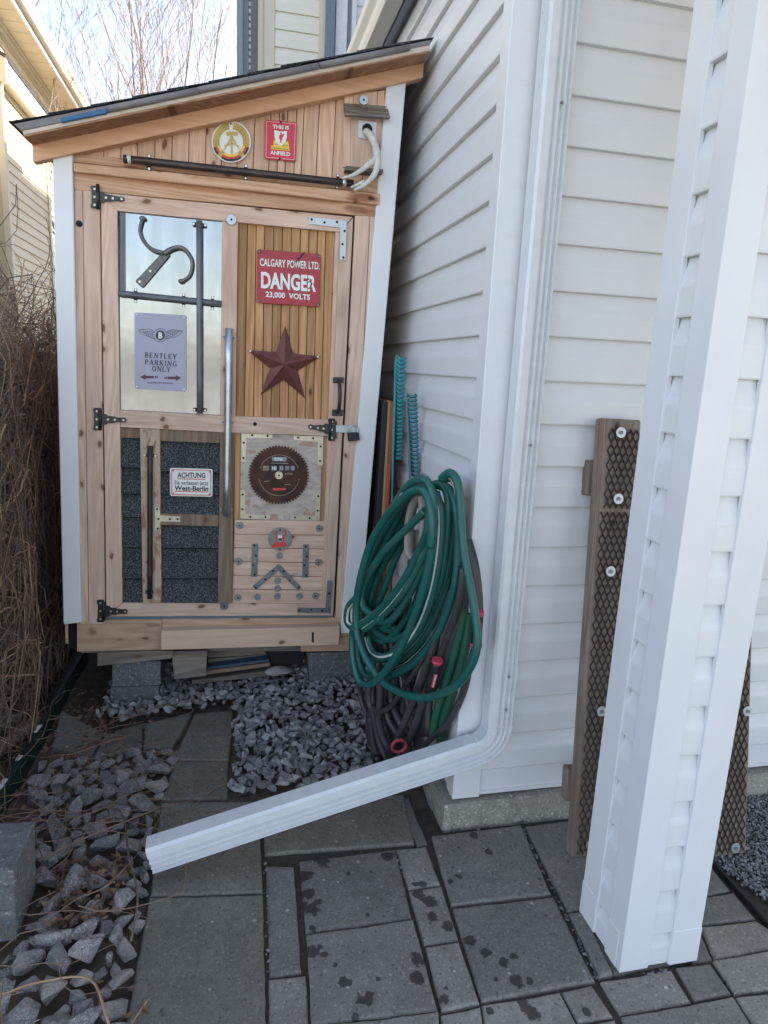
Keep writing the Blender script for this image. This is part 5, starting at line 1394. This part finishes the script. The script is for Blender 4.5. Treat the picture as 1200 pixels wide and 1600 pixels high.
hloop([(400,130),(300,190),(200,330),(130,480),(90,640),(95,720),(150,790),(230,800),(310,700),(390,540),(430,400)], .10, mat='hose_l', stripe=2, seed=6)
hloop([(415,225),(330,310),(210,430),(120,560),(82,660),(95,730),(150,775),(185,800)], .125, mat='hose_l', stripe=3, seed=7)
hloop([(435,200),(425,330),(370,460),(290,610),(190,730),(110,800),(40,835),(8,800),(14,730),(55,680)], .13, mat='hose', stripe=3, seed=8)
hloop([(455,240),(440,380),(380,510),(300,650),(200,765),(90,850)], .118, mat='hose_l', stripe=2, seed=9)
hloop([(300,120),(345,80),(410,65),(450,130),(458,280),(445,450),(400,640),(340,820),(280,950),(200,1070),(130,1130),(70,1110),(38,1000),(34,880),(45,830)], .15, mat='hose', seed=10)
hloop([(250,200),(300,130),(340,95)], .14, mat='hose_l', stripe=3, seed=16)
hloop([(500,60),(545,30),(585,90),(600,250),(615,430),(650,620),(680,800),(685,930),(650,1040),(570,1140),(450,1195),(330,1190),(210,1130),(120,1020),(62,880),(55,740),(75,590),(130,400),(210,260),(300,160),(380,115),(430,160),(450,300),(440,420)], [.10, .17], r=.0132, mat='hose', stripe=None, seed=11)
hloop([(500,70),(560,60),(590,160),(590,330),(580,520)], .06, mat='hose_l', stripe=2, seed=12)
rng = random.Random(88)
for q, (base_, of) in enumerate((([(300,150),(380,95),(450,130),(480,300),(470,520),(410,720),(320,880),(220,990),(130,1000),(80,900),(85,740),(130,560),(210,350),(300,170)], .085),
      ([(330,170),(420,130),(500,200),(545,380),(530,600),(470,780),(380,920),(280,1010),(180,1030),(110,960),(90,820),(120,620),(190,420),(290,240)], .04),
      ([(300,230),(380,150),(440,190),(460,380),(430,580),(360,740),(270,860),(180,900),(120,850),(120,700),(170,520),(240,360),(310,240)], .055),
      ([(340,200),(430,150),(510,230),(530,450),(490,680),(420,840),(330,960),(230,1040),(150,1060),(90,1000)], .02),
      ([(480,100),(540,110),(580,220),(585,400),(565,600),(520,760),(450,900),(360,1010),(260,1080),(170,1100),(100,1060)], .07))):
    hloop([(x+rng.uniform(-12, 12), y+rng.uniform(-14, 14)) for x, y in base_], of, mat=('hose', 'hose_l')[q % 2], stripe=(None, 3, None, 2, 4)[q], seed=40+q)
# the plastic hanger on the wall
hg = empty('hose_hanger', (WX, 2.15, 1.05), 'grey plastic hose hanger on the wall inside the green coils', 'hose hanger')
g0 = Vector((WX, 2.15, 1.05))
P = [HP(x, y, .10)-g0 for x, y in ((395,150),(355,190),(335,280),(330,380),(335,450),(370,470),(400,420),(410,300),(405,200),(395,150))]
bm = bmesh.new(); add_tube(bm, catmull(P, 5), .012, 8, r2=.02); link('rim', bm, M['hanger'], hg, smooth=True)
P = [HP(x, y, .07)-g0 for x, y in ((335,330),(410,330),(405,440),(340,470))]
bm = bmesh.new(); add_prism(bm, P, (.05, .03, 0)); bevel(bm, .004); link('saddle', bm, M['hanger'], hg)
# dark soaker hoses
sk = empty('soaker_hose', tuple(HP(300, 1500)), 'tangle of dark grey flat soaker hoses hanging behind the green coils', 'hose')
K0 = sk.location.copy()
def soak(pts, off, r=.0095, seed=0, r2=.014):
    rng = random.Random(seed); P = [HP(x, y, off+rng.uniform(-.006, .006))-K0 for x, y in pts]
    bm = bmesh.new(); add_tube(bm, catmull(P, 6), r, 8, r2=r2, twist=rng.uniform(-.03, .03)); link('coil', bm, M['soaker'], sk)
soak([(640,380),(675,520),(695,700),(690,860),(650,1020),(610,1180),(540,1320),(440,1420),(370,1500)], .035, seed=1)
soak([(615,520),(590,700),(530,900),(450,1080),(390,1260),(340,1400),(300,1500)], .055, seed=2)
soak([(600,420),(540,620),(480,760),(470,900),(430,1080),(420,1250),(400,1400)], .02, seed=3)
soak([(640,560),(610,760),(560,900),(510,1060),(440,1200),(430,1400)], .04, seed=4)
soak([(160,870),(145,1000),(140,1150),(150,1300),(180,1440),(220,1520)], .04, seed=5)
soak([(200,850),(215,1000),(200,1150),(220,1300),(290,1420),(310,1520)], .03, seed=6)
soak([(120,1130),(130,1240),(180,1270),(240,1240),(310,1140),(400,1000),(500,800),(590,560)], .06, seed=7)
soak([(260,1450),(310,1320),(370,1180),(430,1020),(480,860),(560,640)], .07, seed=8)
soak([(240,900),(260,1060),(240,1200),(280,1320),(340,1400)], .03, seed=9)
soak([(170,1000),(180,1180),(175,1330),(210,1440),(250,1480)], .06, seed=10)
soak([(300,880),(300,1050),(340,1200),(380,1320),(370,1450)], .02, seed=11)
soak([(130,1300),(140,1400),(150,1500)], .02, seed=12)
soak([(420,420),(400,600),(330,800),(260,980),(220,1150)], .0, seed=13)
soak([(360,460),(300,640),(260,820),(250,1000),(270,1200),(240,1400)], -.01, seed=14)
soak([(500,300),(480,500),(440,700),(400,900),(350,1100),(300,1300)], -.01, seed=15)
for q in range(9):
    rg = random.Random(200+q); x0_ = rg.uniform(150, 420); x1_ = x0_+rg.uniform(-60, 60); xm = x0_+rg.uniform(-90, 40)
    soak([(x0_+60, 700+rg.uniform(0, 200)), (xm+20, 1000), (xm, 1180), (x1_-10, 1350), (x1_+rg.uniform(-20, 40), 1500)], rg.uniform(-.03, .02), seed=300+q)
for a_, b_3, lab in (((478,1010),(432,1180),0), ((690,760),(680,925),1), ((278,1450),(225,1500),2)):
    A, B = HP(*a_, .085 if lab != 1 else .06)-K0, HP(*b_3, .085 if lab != 1 else .06)-K0
    bm = bmesh.new(); add_tube(bm, [A.lerp(B, t/8) for t in range(9)], [.016,.017,.017,.0165,.0165,.0165,.017,.017,.016], 12); o = link('connector', bm, M['black_rub'], sk)
    for t in (0, 1) if lab != 2 else ():
        q = A.lerp(B, t); dv = (B-A).normalized()*.006; bm = bmesh.new(); add_tube(bm, [q-dv, q+dv], .0185, 12); link('grip_ring', bm, M['pink'], o)
    if lab != 2:
        fr = Vector((0, -1, 0)); dv = (A-B).normalized(); rt_ = dv.cross(fr).normalized(); fr = rt_.cross(dv).normalized()
        if fr.y > 0: fr = -fr
        if rt_.x < 0: rt_ = -rt_
        bm = bmesh.new(); m0 = A.lerp(B, .5)+fr*.0165
        add_prism(bm, [m0+rt_*-.006-dv*.026, m0+rt_*.006-dv*.026, m0+rt_*.006+dv*.026, m0+rt_*-.006+dv*.026], fr*.001)
        link('grip_label', bm, M['pink'], o)
        vs, fs = text_mesh('CRAFTSMAN', .02); bm = bmesh.new(); wv = max(v.x for v in vs)
        vv = [bm.verts.new(m0+fr*.0016-dv*.024+dv*(v.x/wv*.048)-rt_*(v.y*.0075-.0028)) for v in vs]
        for f in fs:
            try: bm.faces.new([vv[i] for i in f])
            except ValueError: pass
        link('lettering', bm, M['white_print'], o)
c = HP(278, 1452, .10)-K0; bm = bmesh.new(); P = []
for i in range(17):
    a = 2*math.pi*i/16; P.append(c+Vector((.025*math.cos(a), -.004*math.sin(a), .025*math.sin(a))))
add_tube(bm, P, .0055, 8, caps=False); link('cap_ring', bm, M['pink'], sk, smooth=True)
# green ribbed hose
rb = empty('ribbed_hose', tuple(HP(480, 1450)), 'bright green ribbed hose hanging in the tangle beside the corner trim', 'hose'); r0_ = rb.location.copy()
for pts, of in ((((620,640),(610,800),(570,960),(520,1120),(475,1280),(455,1400)), .03), (((640,760),(630,900),(600,1040),(550,1190),(510,1320),(490,1470)), .015)):
    P = catmull([HP(x, y, of)-r0_ for x, y in pts], 26); bm = bmesh.new()
    add_tube(bm, P, [.0145+(.0016 if i % 2 else -.0008) for i in range(len(P))], 12); link('coil', bm, M['corrug'], rb)

# ---------------------------------------------------------------- rakes and board beside the shed
def rake(name, label, top, bot, hub, Y, mat, n, hook=.030):
    A, B, Hh = YP(*top, Y), YP(*bot, Y), YP(*hub, Y-.05); root = empty(name, tuple(Hh), label, 'rake')
    for i in range(n):
        t = i/(n-1); tip = A.lerp(B, t)-Hh; base = Vector((0, 0, 0)).lerp(tip, .12)
        bm = bmesh.new(); mid = base.lerp(tip, .6)
        P = catmull([base, mid, tip, tip+Vector((hook*.4, -.012, .001)), tip+Vector((hook*.9, -.016, .004)), tip+Vector((hook*1.1, -.014, .010))], 3)
        add_tube(bm, P, [.0012, .0012, .0012, .0014, .0016, .0018, .002]+[.0024]*9, 4, r2=.0034); link('tine', bm, M[mat], root)
    bm = bmesh.new(); add_tube(bm, [Vector((0, 0, .03)), Vector((0, 0, -.05)), Vector((.02, .0, -.9))], .012, 8); link('handle', bm, M['oldwood_v'], root)
    return root
rake('leaf_rake', 'green leaf rake standing tines up by the wall, the taller one', (619,562), (614,716), (612,800), 2.62, 'teal', 25)
rake('leaf_rake', 'blue leaf rake standing tines up, the shorter of the two', (636,620), (641,742), (644,800), 2.50, 'tealrake2', 20)
ub = empty('upright_board', tuple(YP(602, 1000, 2.72)), 'narrow black board with orange edge standing between shed and rakes', 'board'); u0 = ub.location.copy()
for name, (xa, xb), mt, Y in (('panel', (595, 606.5), 'sled', 2.72), ('edge_strip', (603.5, 608), 'tan', 2.71), ('edge_strip', (608, 613.5), 'orange', 2.70)):
    P = [YP(x, y, Y)-u0 for x, y in ((xa+4, 626),(xb+3, 629),(xb-12, 900),(xa-12, 900))]
    bm = bmesh.new(); add_prism(bm, P, (0, .3, 0)); bevel(bm, .002); link(name, bm, M[mt], ub)

# ---------------------------------------------------------------- left side: edging, block, wood, fence, vines
A_, B_2 = G(97, 1088, .06), G(-20, 1272, .06)
nn_ = Vector((.009, 0, 0)); bm = bmesh.new(); add_prism(bm, [A_+Vector((0, .5, -.14))-nn_, B_2+Vector((0, -.4, -.14))-nn_, B_2+Vector((0, -.4, -.14))+nn_, A_+Vector((0, .5, -.14))+nn_], (0, 0, .16)); bevel(bm, .003)
eg = props(recentre(link('garden_edging', bm, M['edge_green'])), 'dark green garden edging board with worn white patches by the vines', 'edging')
lp = eg.matrix_world.inverted()
for t0, t1 in ((.35, .42), (.62, .66), (.8, .97)):
    a, b2 = A_.lerp(B_2, t0), A_.lerp(B_2, t1); bm = bmesh.new()
    add_prism(bm, [lp @ (q+Vector((dx, 0, .0205))) for q, dx in ((a, -.008), (b2, -.008), (b2, .004), (a, .008))], (0, 0, .001))
    link('worn_patch', bm, M['white_print'], eg)
bb = ybox('retaining_block', [(-150,1372),(22,1359),(26,1470),(-150,1490)], 1.62, .19, M['block'], 'large grey concrete block at the lower left beside the rocks', 'block', rough=.003, bev=.006)
for i, (a_, b_3, r_, lab, mt) in enumerate((((-30,1188),(62,1128),.035,'pale split log lying behind the green edging','oldwood_h'),((-40,1150),(40,1118),.028,'thin weathered log farther back behind the green edging','greywood'))):
    A, B = G(*a_, .03), G(*b_3, .03); c = (A+B)/2; bm = bmesh.new(); add_tube(bm, [(A-c).lerp(B-c, t/6)+Vector((0, 0, .004*math.sin(t*2))) for t in range(7)], [r_*(.9+.15*math.sin(t*1.7)) for t in range(7)], 9)
    props(link('log', bm, M[mt], loc=c), lab, 'log')
# fence added behind the vines to darken the gaps between stems
fn = empty('dark_backing_fence', (-1.5, 4, 0), 'dark weathered board fence added behind the brown vines for darkness', 'fence')
fb = box('board', 0, .018, 0, .138, 0, 1.5, M['fence'], fn); fb.location = (0, -2.6, 0)
for i in range(1, 50): inst(fb, fn, location=(random.uniform(-.004, .004), -2.6+i*.145, random.uniform(-.01, .01)))
box('rail', .018, .06, -2.6, 4.6, 1.2, 1.28, M['fence'], fn); box('rail', .018, .06, -2.6, 4.6, .3, .38, M['fence'], fn)

def strands(bm, n, seed, gen, r0, mi=0, sides=3):
    rng = random.Random(seed)
    for _ in range(n):
        P, r = gen(rng); add_tube(bm, P, [r*(1-.6*i/(len(P)-1)) for i in range(len(P))], sides, caps=False, mi=mi)
def vine(rng):
    y = rng.uniform(2.15, 4.6); x = rng.uniform(-1.42, -.86)+.03*(y-2.2)
    top = rng.gauss(1.55, .16); 
    z = rng.uniform(.02, top); p = Vector((x, y, z)); P = [p.copy()]
    d = Vector((rng.uniform(-.4, .9), rng.uniform(-1, 1), rng.uniform(-.6, .7))).normalized(); k = rng.randint(7, 13); L = rng.uniform(.05, .1)
    for i in range(k):
        d = (d+Vector((rng.gauss(0, .4), rng.gauss(0, .4), rng.gauss(-.06, .38)))).normalized()
        p = p+d*L
        lim = -.735+max(0, 1.25-abs(p.z-1.4))*.0
        if p.y > 2.72 and p.x > -.80: p.x = -.80-rng.random()*.03
        if p.y <= 2.72 and p.x > -.745: p.x = -.745-rng.random()*.05
        if p.z < .01: p.z = .01+rng.random()*.03
        if p.z > top+.12: d.z = -abs(d.z)
        P.append(p.copy())
    return P, rng.choice((.0016, .002, .0026, .0034))
def droop(rng):
    y = rng.uniform(2.2, 4.4); x = -.80-rng.random()*.16; p = Vector((x, y, rng.uniform(.5, 1.62))); P = [p.copy()]
    d = Vector((rng.uniform(.1, .5), rng.uniform(-.9, .2), rng.uniform(-.2, .4))).normalized()
    for i in range(rng.randint(7, 12)):
        d = (d+Vector((rng.gauss(-.05, .15), rng.gauss(0, .2), -.22+rng.gauss(0, .12)))).normalized(); p = p+d*.075
        if p.y > 2.72 and p.x > -.79: p.x = -.79
        if p.x > -.73: p.x = -.73
        if p.z < .01: p.z = .012
        P.append(p.copy())
    return P, rng.choice((.0018, .0025, .003))
def arc(rng):
    y = rng.uniform(2.1, 4.4); p = Vector((-1.0+rng.random()*.2, y, rng.uniform(.1, 1.6))); P = [p.copy()]
    d = Vector((rng.uniform(-.2, .8), rng.uniform(-1, 1), rng.uniform(-.3, .9))).normalized(); tw = Vector((rng.gauss(0, .1), rng.gauss(0, .16), rng.uniform(-.28, .04)))
    for i in range(rng.randint(8, 14)):
        d = (d+tw+Vector((rng.gauss(0, .07), rng.gauss(0, .07), rng.gauss(0, .07)))).normalized(); p = p+d*.06
        if p.y > 2.72 and p.x > -.79: p.x = -.79
        if p.x > -.735: p.x = -.735
        p.x = max(-1.1, p.x); p.z = max(.012, p.z); P.append(p.copy())
    return P, rng.choice((.0018, .0024, .0032, .0045))
hedge = empty('vine_hedge', (-1.1, 3.2, 0), 'dense bare brown vine hedge climbing the fence left of the shed', 'hedge')
ho = Vector((-1.1, 3.2, 0))
for name, n, sd_, fn_, mt in (('stems', 2000, 1, vine, 'twig_d'), ('stems', 1500, 2, vine, 'twig'), ('stems', 380, 3, arc, 'twig_l'), ('stems', 500, 4, arc, 'twig'), ('stems', 260, 7, droop, 'twig_d')):
    bm = bmesh.new(); strands(bm, n, sd_, fn_, .003); o = link(name, bm, M[mt], hedge); o.location = -ho; o['kind'] = 'stuff'
# stray shoots above the hedge and trailing over the rock bed
def shoot(rng):
    p = Vector((rng.uniform(-1.5, -.86), rng.uniform(2.6, 4.6), 1.45)); P = [p.copy()]; d = Vector((rng.uniform(-.1, .5), rng.uniform(-.4, .3), 1)).normalized()
    for i in range(rng.randint(5, 9)):
        d = (d+Vector((rng.gauss(0, .22), rng.gauss(0, .22), rng.gauss(-.06, .15)))).normalized(); p = p+d*.06
        if p.x > -.80: p.x = -.80
        P.append(p.copy())
    return P, rng.choice((.0015, .002))
bm = bmesh.new(); strands(bm, 150, 5, shoot, .002); o = link('shoots', bm, M['twig_l'], hedge); o.location = -ho; o['kind'] = 'stuff'
def trail(rng):
    p = Vector((rng.uniform(-.85, -.3), rng.uniform(1.4, 2.7), .07)); P = [p.copy()]; a = rng.uniform(0, 6.28)
    for i in range(rng.randint(6, 12)):
        a += rng.gauss(0, .25); p = p+Vector((math.cos(a)*.05, math.sin(a)*.05, rng.gauss(0, .007)))
        p.x = max(-1.0, min(-.13, p.x)); p.z = max(.045, min(.12, p.z)); P.append(p.copy())
    return P, rng.choice((.0012, .0016, .0022))
bm = bmesh.new(); strands(bm, 75, 6, trail, .002, sides=4)
for pts in (((300,560),(420,520),(560,470),(640,430)),): pass
props(link('dead_vines', bm, M['twig']), 'thin dead brown vines trailing over the rock bed', None, None, 'stuff')
def trail_px(name, pts, r, mt, label, z=.06):
    P = [G(x, y, z) for x, y in pts]; c = P[0].copy(); bm = bmesh.new(); add_tube(bm, [p-c for p in catmull(P, 5)], r, 5)
    props(link(name, bm, M[mt], loc=c), label, 'twig')
trail_px('twig', [(60,1345),(120,1315),(180,1290),(250,1262)], .003, 'twig', 'long brown twig slanting across the rocks')
trail_px('twig', [(0,1555),(60,1535),(140,1530),(170,1600)], .003, 'twig_l', 'tan twig arching over the lowest rocks')
trail_px('twig', [(300,1262),(325,1240),(345,1228),(372,1220)], .002, 'twig', 'small forked twig on the slab above the downspout', .012)
trail_px('twig', [(203,1605),(215,1585),(231,1562)], .0018, 'twig_l', 'short pale straw on the slab at the bottom edge', .01)
trail_px('twig', [(150,1260),(190,1270),(200,1330),(215,1400),(205,1470)], .0028, 'twig_d', 'grey brown vine running down beside the slab edge')

# ---------------------------------------------------------------- neighbour's house on the left
nb = empty('cream_house', (-3, 11, 0), 'cream sided house with deep soffit and gutter at the far left', 'house'); nO = Vector((-3, 11, 0))
def nbox(name, x0, x1, y0, y1, z0, z1, mat, par=None, bev=0):
    o = box(name, x0-nO.x, x1-nO.x, y0-nO.y, y1-nO.y, z0, z1, mat, None, bev); o.parent = par or nb; return o
nw = nbox('wall', -9, -2.95, 5.0, 13.6, 0, 5.65, M['beigetrim'])
bay = nbox('bay_wall', -2.94, -2.615, 9.35, 11.38, .3, 4.5, M['beigetrim'])
me_n = course_mesh('siding_bay', 2.0, M['beige'], 1, .118, .012, 1); me_m = course_mesh('siding_main', 8.6, M['beige'], 1, .118, .012, 1)
for k in range(36):
    o = bpy.data.objects.new('siding_panel', me_n); COL.objects.link(o); o.parent = bay; o.location = Vector((-2.615, 9.365, .3+k*.118))-nO
for k in range(47):
    o = bpy.data.objects.new('siding_panel', me_m); COL.objects.link(o); o.parent = nw; o.location = Vector((-2.95, 5.0, .08+k*.118))-nO
nbox('corner_trim', -2.63, -2.585, 11.30, 11.41, .3, 4.5, M['beigetrim'], bay)
nbox('corner_trim', -2.63, -2.585, 9.32, 9.42, .3, 4.5, M['beigetrim'], bay)
nbox('bay_soffit', -2.94, -2.49, 9.2, 11.5, 4.5, 4.515, M['beigetrim'], nb)
nbox('bay_fascia', -2.50, -2.47, 9.2, 11.5, 4.49, 4.68, M['white_metal'], nb)
nbox('bay_eave_return', -2.95, -2.46, 9.12, 9.2, 4.44, 4.72, M['beigetrim'], nb)
bm = bmesh.new(); add_prism(bm, [Vector(p)-nO for p in ((-2.46, 9.1, 4.68), (-2.95, 9.1, 4.95), (-2.95, 9.1, 4.99), (-2.44, 9.1, 4.71))], (0, 2.45, 0)); link('bay_roof', bm, M['house_roof'], nb)
# soffit boards across the overhang
for k in range(62):
    nbox('soffit_board', -2.945, -2.585, 4.4+k*.155, 4.4+k*.155+.151, 5.63+.003*(k % 2), 5.645, M['beige'], nb)
nbox('frieze_trim', -2.95, -2.90, 4.4, 13.9, 5.54, 5.63, M['beigetrim'], nb); nbox('frieze_trim', -2.95, -2.875, 4.4, 13.9, 5.60, 5.632, M['beigetrim'], nb)
nbox('fascia', -2.59, -2.56, 4.4, 13.95, 5.60, 5.80, M['white_metal'], nb)
bm = bmesh.new(); prof = [(-2.56, 5.79), (-2.56, 5.67), (-2.49, 5.67), (-2.475, 5.70), (-2.47, 5.74), (-2.445, 5.77), (-2.44, 5.80), (-2.455, 5.80), (-2.48, 5.76), (-2.50, 5.69), (-2.545, 5.69), (-2.545, 5.79)]
add_prism(bm, [Vector((x, 4.4, z))-nO for x, z in prof], (0, 9.55, 0)); link('gutter', bm, M['beigetrim'], nb)
bm = bmesh.new(); add_prism(bm, [Vector(p)-nO for p in ((-2.52, 4.3, 5.8), (-6, 4.3, 7.5), (-9.5, 4.3, 5.8))], (0, 9.7, 0)); link('roof', bm, M['house_roof'], nb)
# a leaning vertical pipe / trim at the frame edge
nbox('downspout', -2.60, -2.53, 9.16, 9.25, .2, 4.45, M['beigetrim'], nb, .004)

# ---------------------------------------------------------------- the house behind
RY = 6.12
rh = empty('rear_house', (1.5, RY, 0), 'cream sided wall with slate blue trims behind the shed roof', 'house'); rO = Vector((1.5, RY, 0))
def rbox(name, px0, px1, y0, y1, z0, z1, mat, par=None):
    a = YP(px0, 60, y0).x; b = YP(px1, 60, y0).x
    o = box(name, a-rO.x, b-rO.x, y0-rO.y, y1-rO.y, z0, z1, mat, None, .002); o.parent = par or rh; return o
x0r = YP(404, 60, RY).x; x1r = YP(505, 60, RY).x
rw = box('wall', x0r-rO.x, 6-rO.x, .002, 5, 0, 5.6, M['beige_x']); rw.parent = rh
me_r = course_mesh('siding_rear', x1r-x0r-.05, M['beige_x'], 0, .127, .011)
for k in range(42):
    o = bpy.data.objects.new('siding_panel', me_r); COL.objects.link(o); o.parent = rw; o.location = (x0r+.03-rO.x, 0, .04+k*.127)
rbox('corner_trim', 403, 429, RY-.02, RY+.01, 0, 5.6, M['beigetrim'])
rbox('edge_trim', 404, 411, RY-.035, RY-.02, 0, 5.6, M['beige'])  # yellower strip paints in the sunlit edge of the corner
rbox('edge_trim', 499, 508, RY-.04, RY+.01, 0, 5.6, M['beigetrim'])
rbox('blue_trim', 509, 523, RY-.1, RY, 0, 5.6, M['blue_grey'])
rbox('pale_trim', 524, 542, RY-.06, RY, 0, 5.6, M['lip'])
rbox('window_frame', 543, 552, RY-.03, RY, 0, 5.6, M['slate_trim'])
o = rbox('pale_trim', 549, 556, RY-.06, RY, 0, 5.6, M['lip'])
me_r2 = course_mesh('siding_rear2', .3, M['vinyl'], 0, .127, .011)
for k in range(42):
    o = bpy.data.objects.new('siding_panel', me_r2); COL.objects.link(o); o.parent = rw; o.location = (YP(541, 60, RY).x-rO.x, -.005, .04+k*.127)
rbox('downspout', 370, 379, RY-.12, RY-.03, 0, 5.6, M['slate_trim']); rbox('downspout', 381, 388, RY-.10, RY-.03, 0, 5.6, M['blue_grey'])
rbox('shaded_wall', 379, 404, RY+.05, RY+.4, 0, 5.6, M['slate_trim'])  # side wall in shadow, its shade put in by the slate colour
for k in range(60): rbox('vent_slat', 389, 392, RY+.03, RY+.05, 2.6+k*.05, 2.63+k*.05, M['gutter'])

# ---------------------------------------------------------------- bare trees beyond
def tree(px, top, Y, seed, label, nst=3, spread=.34, wid=.03):
    rng = random.Random(seed); base = YP(px, 150, Y); base.z = 0; H = YP(px, top, Y).z
    root = empty('bare_tree', tuple(base), label, 'tree', 'bare trees beyond the shed')
    bt, bc = bmesh.new(), bmesh.new()
    def grow(p, d, L, r, lev):
        k = max(3, int(L/.35)); P = [p.copy()]; dirs = []
        for i in range(k):
            d = (d+Vector((rng.gauss(0, .07), rng.gauss(0, .07), .03))).normalized(); p = p+d*(L/k); P.append(p.copy()); dirs.append(d.copy())
        rr = [r*(1-.75*i/k) for i in range(k+1)]
        if r > .010: add_tube(bt, P, rr, 5, caps=False)
        else: add_tube(bc, P, rr, 3, caps=False)
        if lev >= 4: return
        nb_ = {0: 9, 1: 5, 2: 3, 3: 2}[lev]
        for j in range(nb_):
            t = rng.uniform(.28 if lev else .22, .98); i = min(k-1, int(t*k)); q = P[i].lerp(P[i+1], t*k-i)
            az = rng.uniform(0, 6.28); el = rng.uniform(.35, .75); perp = Vector((math.cos(az), math.sin(az), .15))
            nd_ = (dirs[i]*math.cos(el)+perp*math.sin(el)).normalized(); nd_.z = abs(nd_.z)*1.0+.15; nd_.normalize()
            grow(q, nd_, L*(.50 if lev == 0 else .55)*(1.15-t*.5)*rng.uniform(.7, 1.15), max(.0035, rr[i]*.55), lev+1)
    for s_ in range(nst):
        az = rng.uniform(0, 6.28); d = Vector((math.cos(az)*spread*rng.random(), math.sin(az)*spread*rng.random(), 1)).normalized()
        grow(Vector((math.cos(az)*.1, math.sin(az)*.1, 0)), d, H*rng.uniform(.8, 1.0), wid, 0)
    link('trunk', bt, M['bark'], root); o = link('crown', bc, M['bark_tw'], root)
tree(150, 95, 12.5, 31, 'short bare shrubby tree nearest the cream house gutter', 3, .3, .022)
tree(190, 30, 14.0, 32, 'bare tree second from the cream house, thin stemmed', 2, .3, .028)
tree(225, -150, 13.0, 33, 'tallest bare multi stemmed tree above the middle of the shed roof', 3, .22, .040)
tree(262, -60, 15.0, 34, 'bare tree just right of the tallest, reddish twigs', 2, .22, .032)
tree(305, -40, 14.0, 35, 'slender upright bare tree with long straight stem', 2, .16, .028)
tree(350, 0, 13.5, 36, 'bare tree closest to the rear house corner', 2, .2, .026)
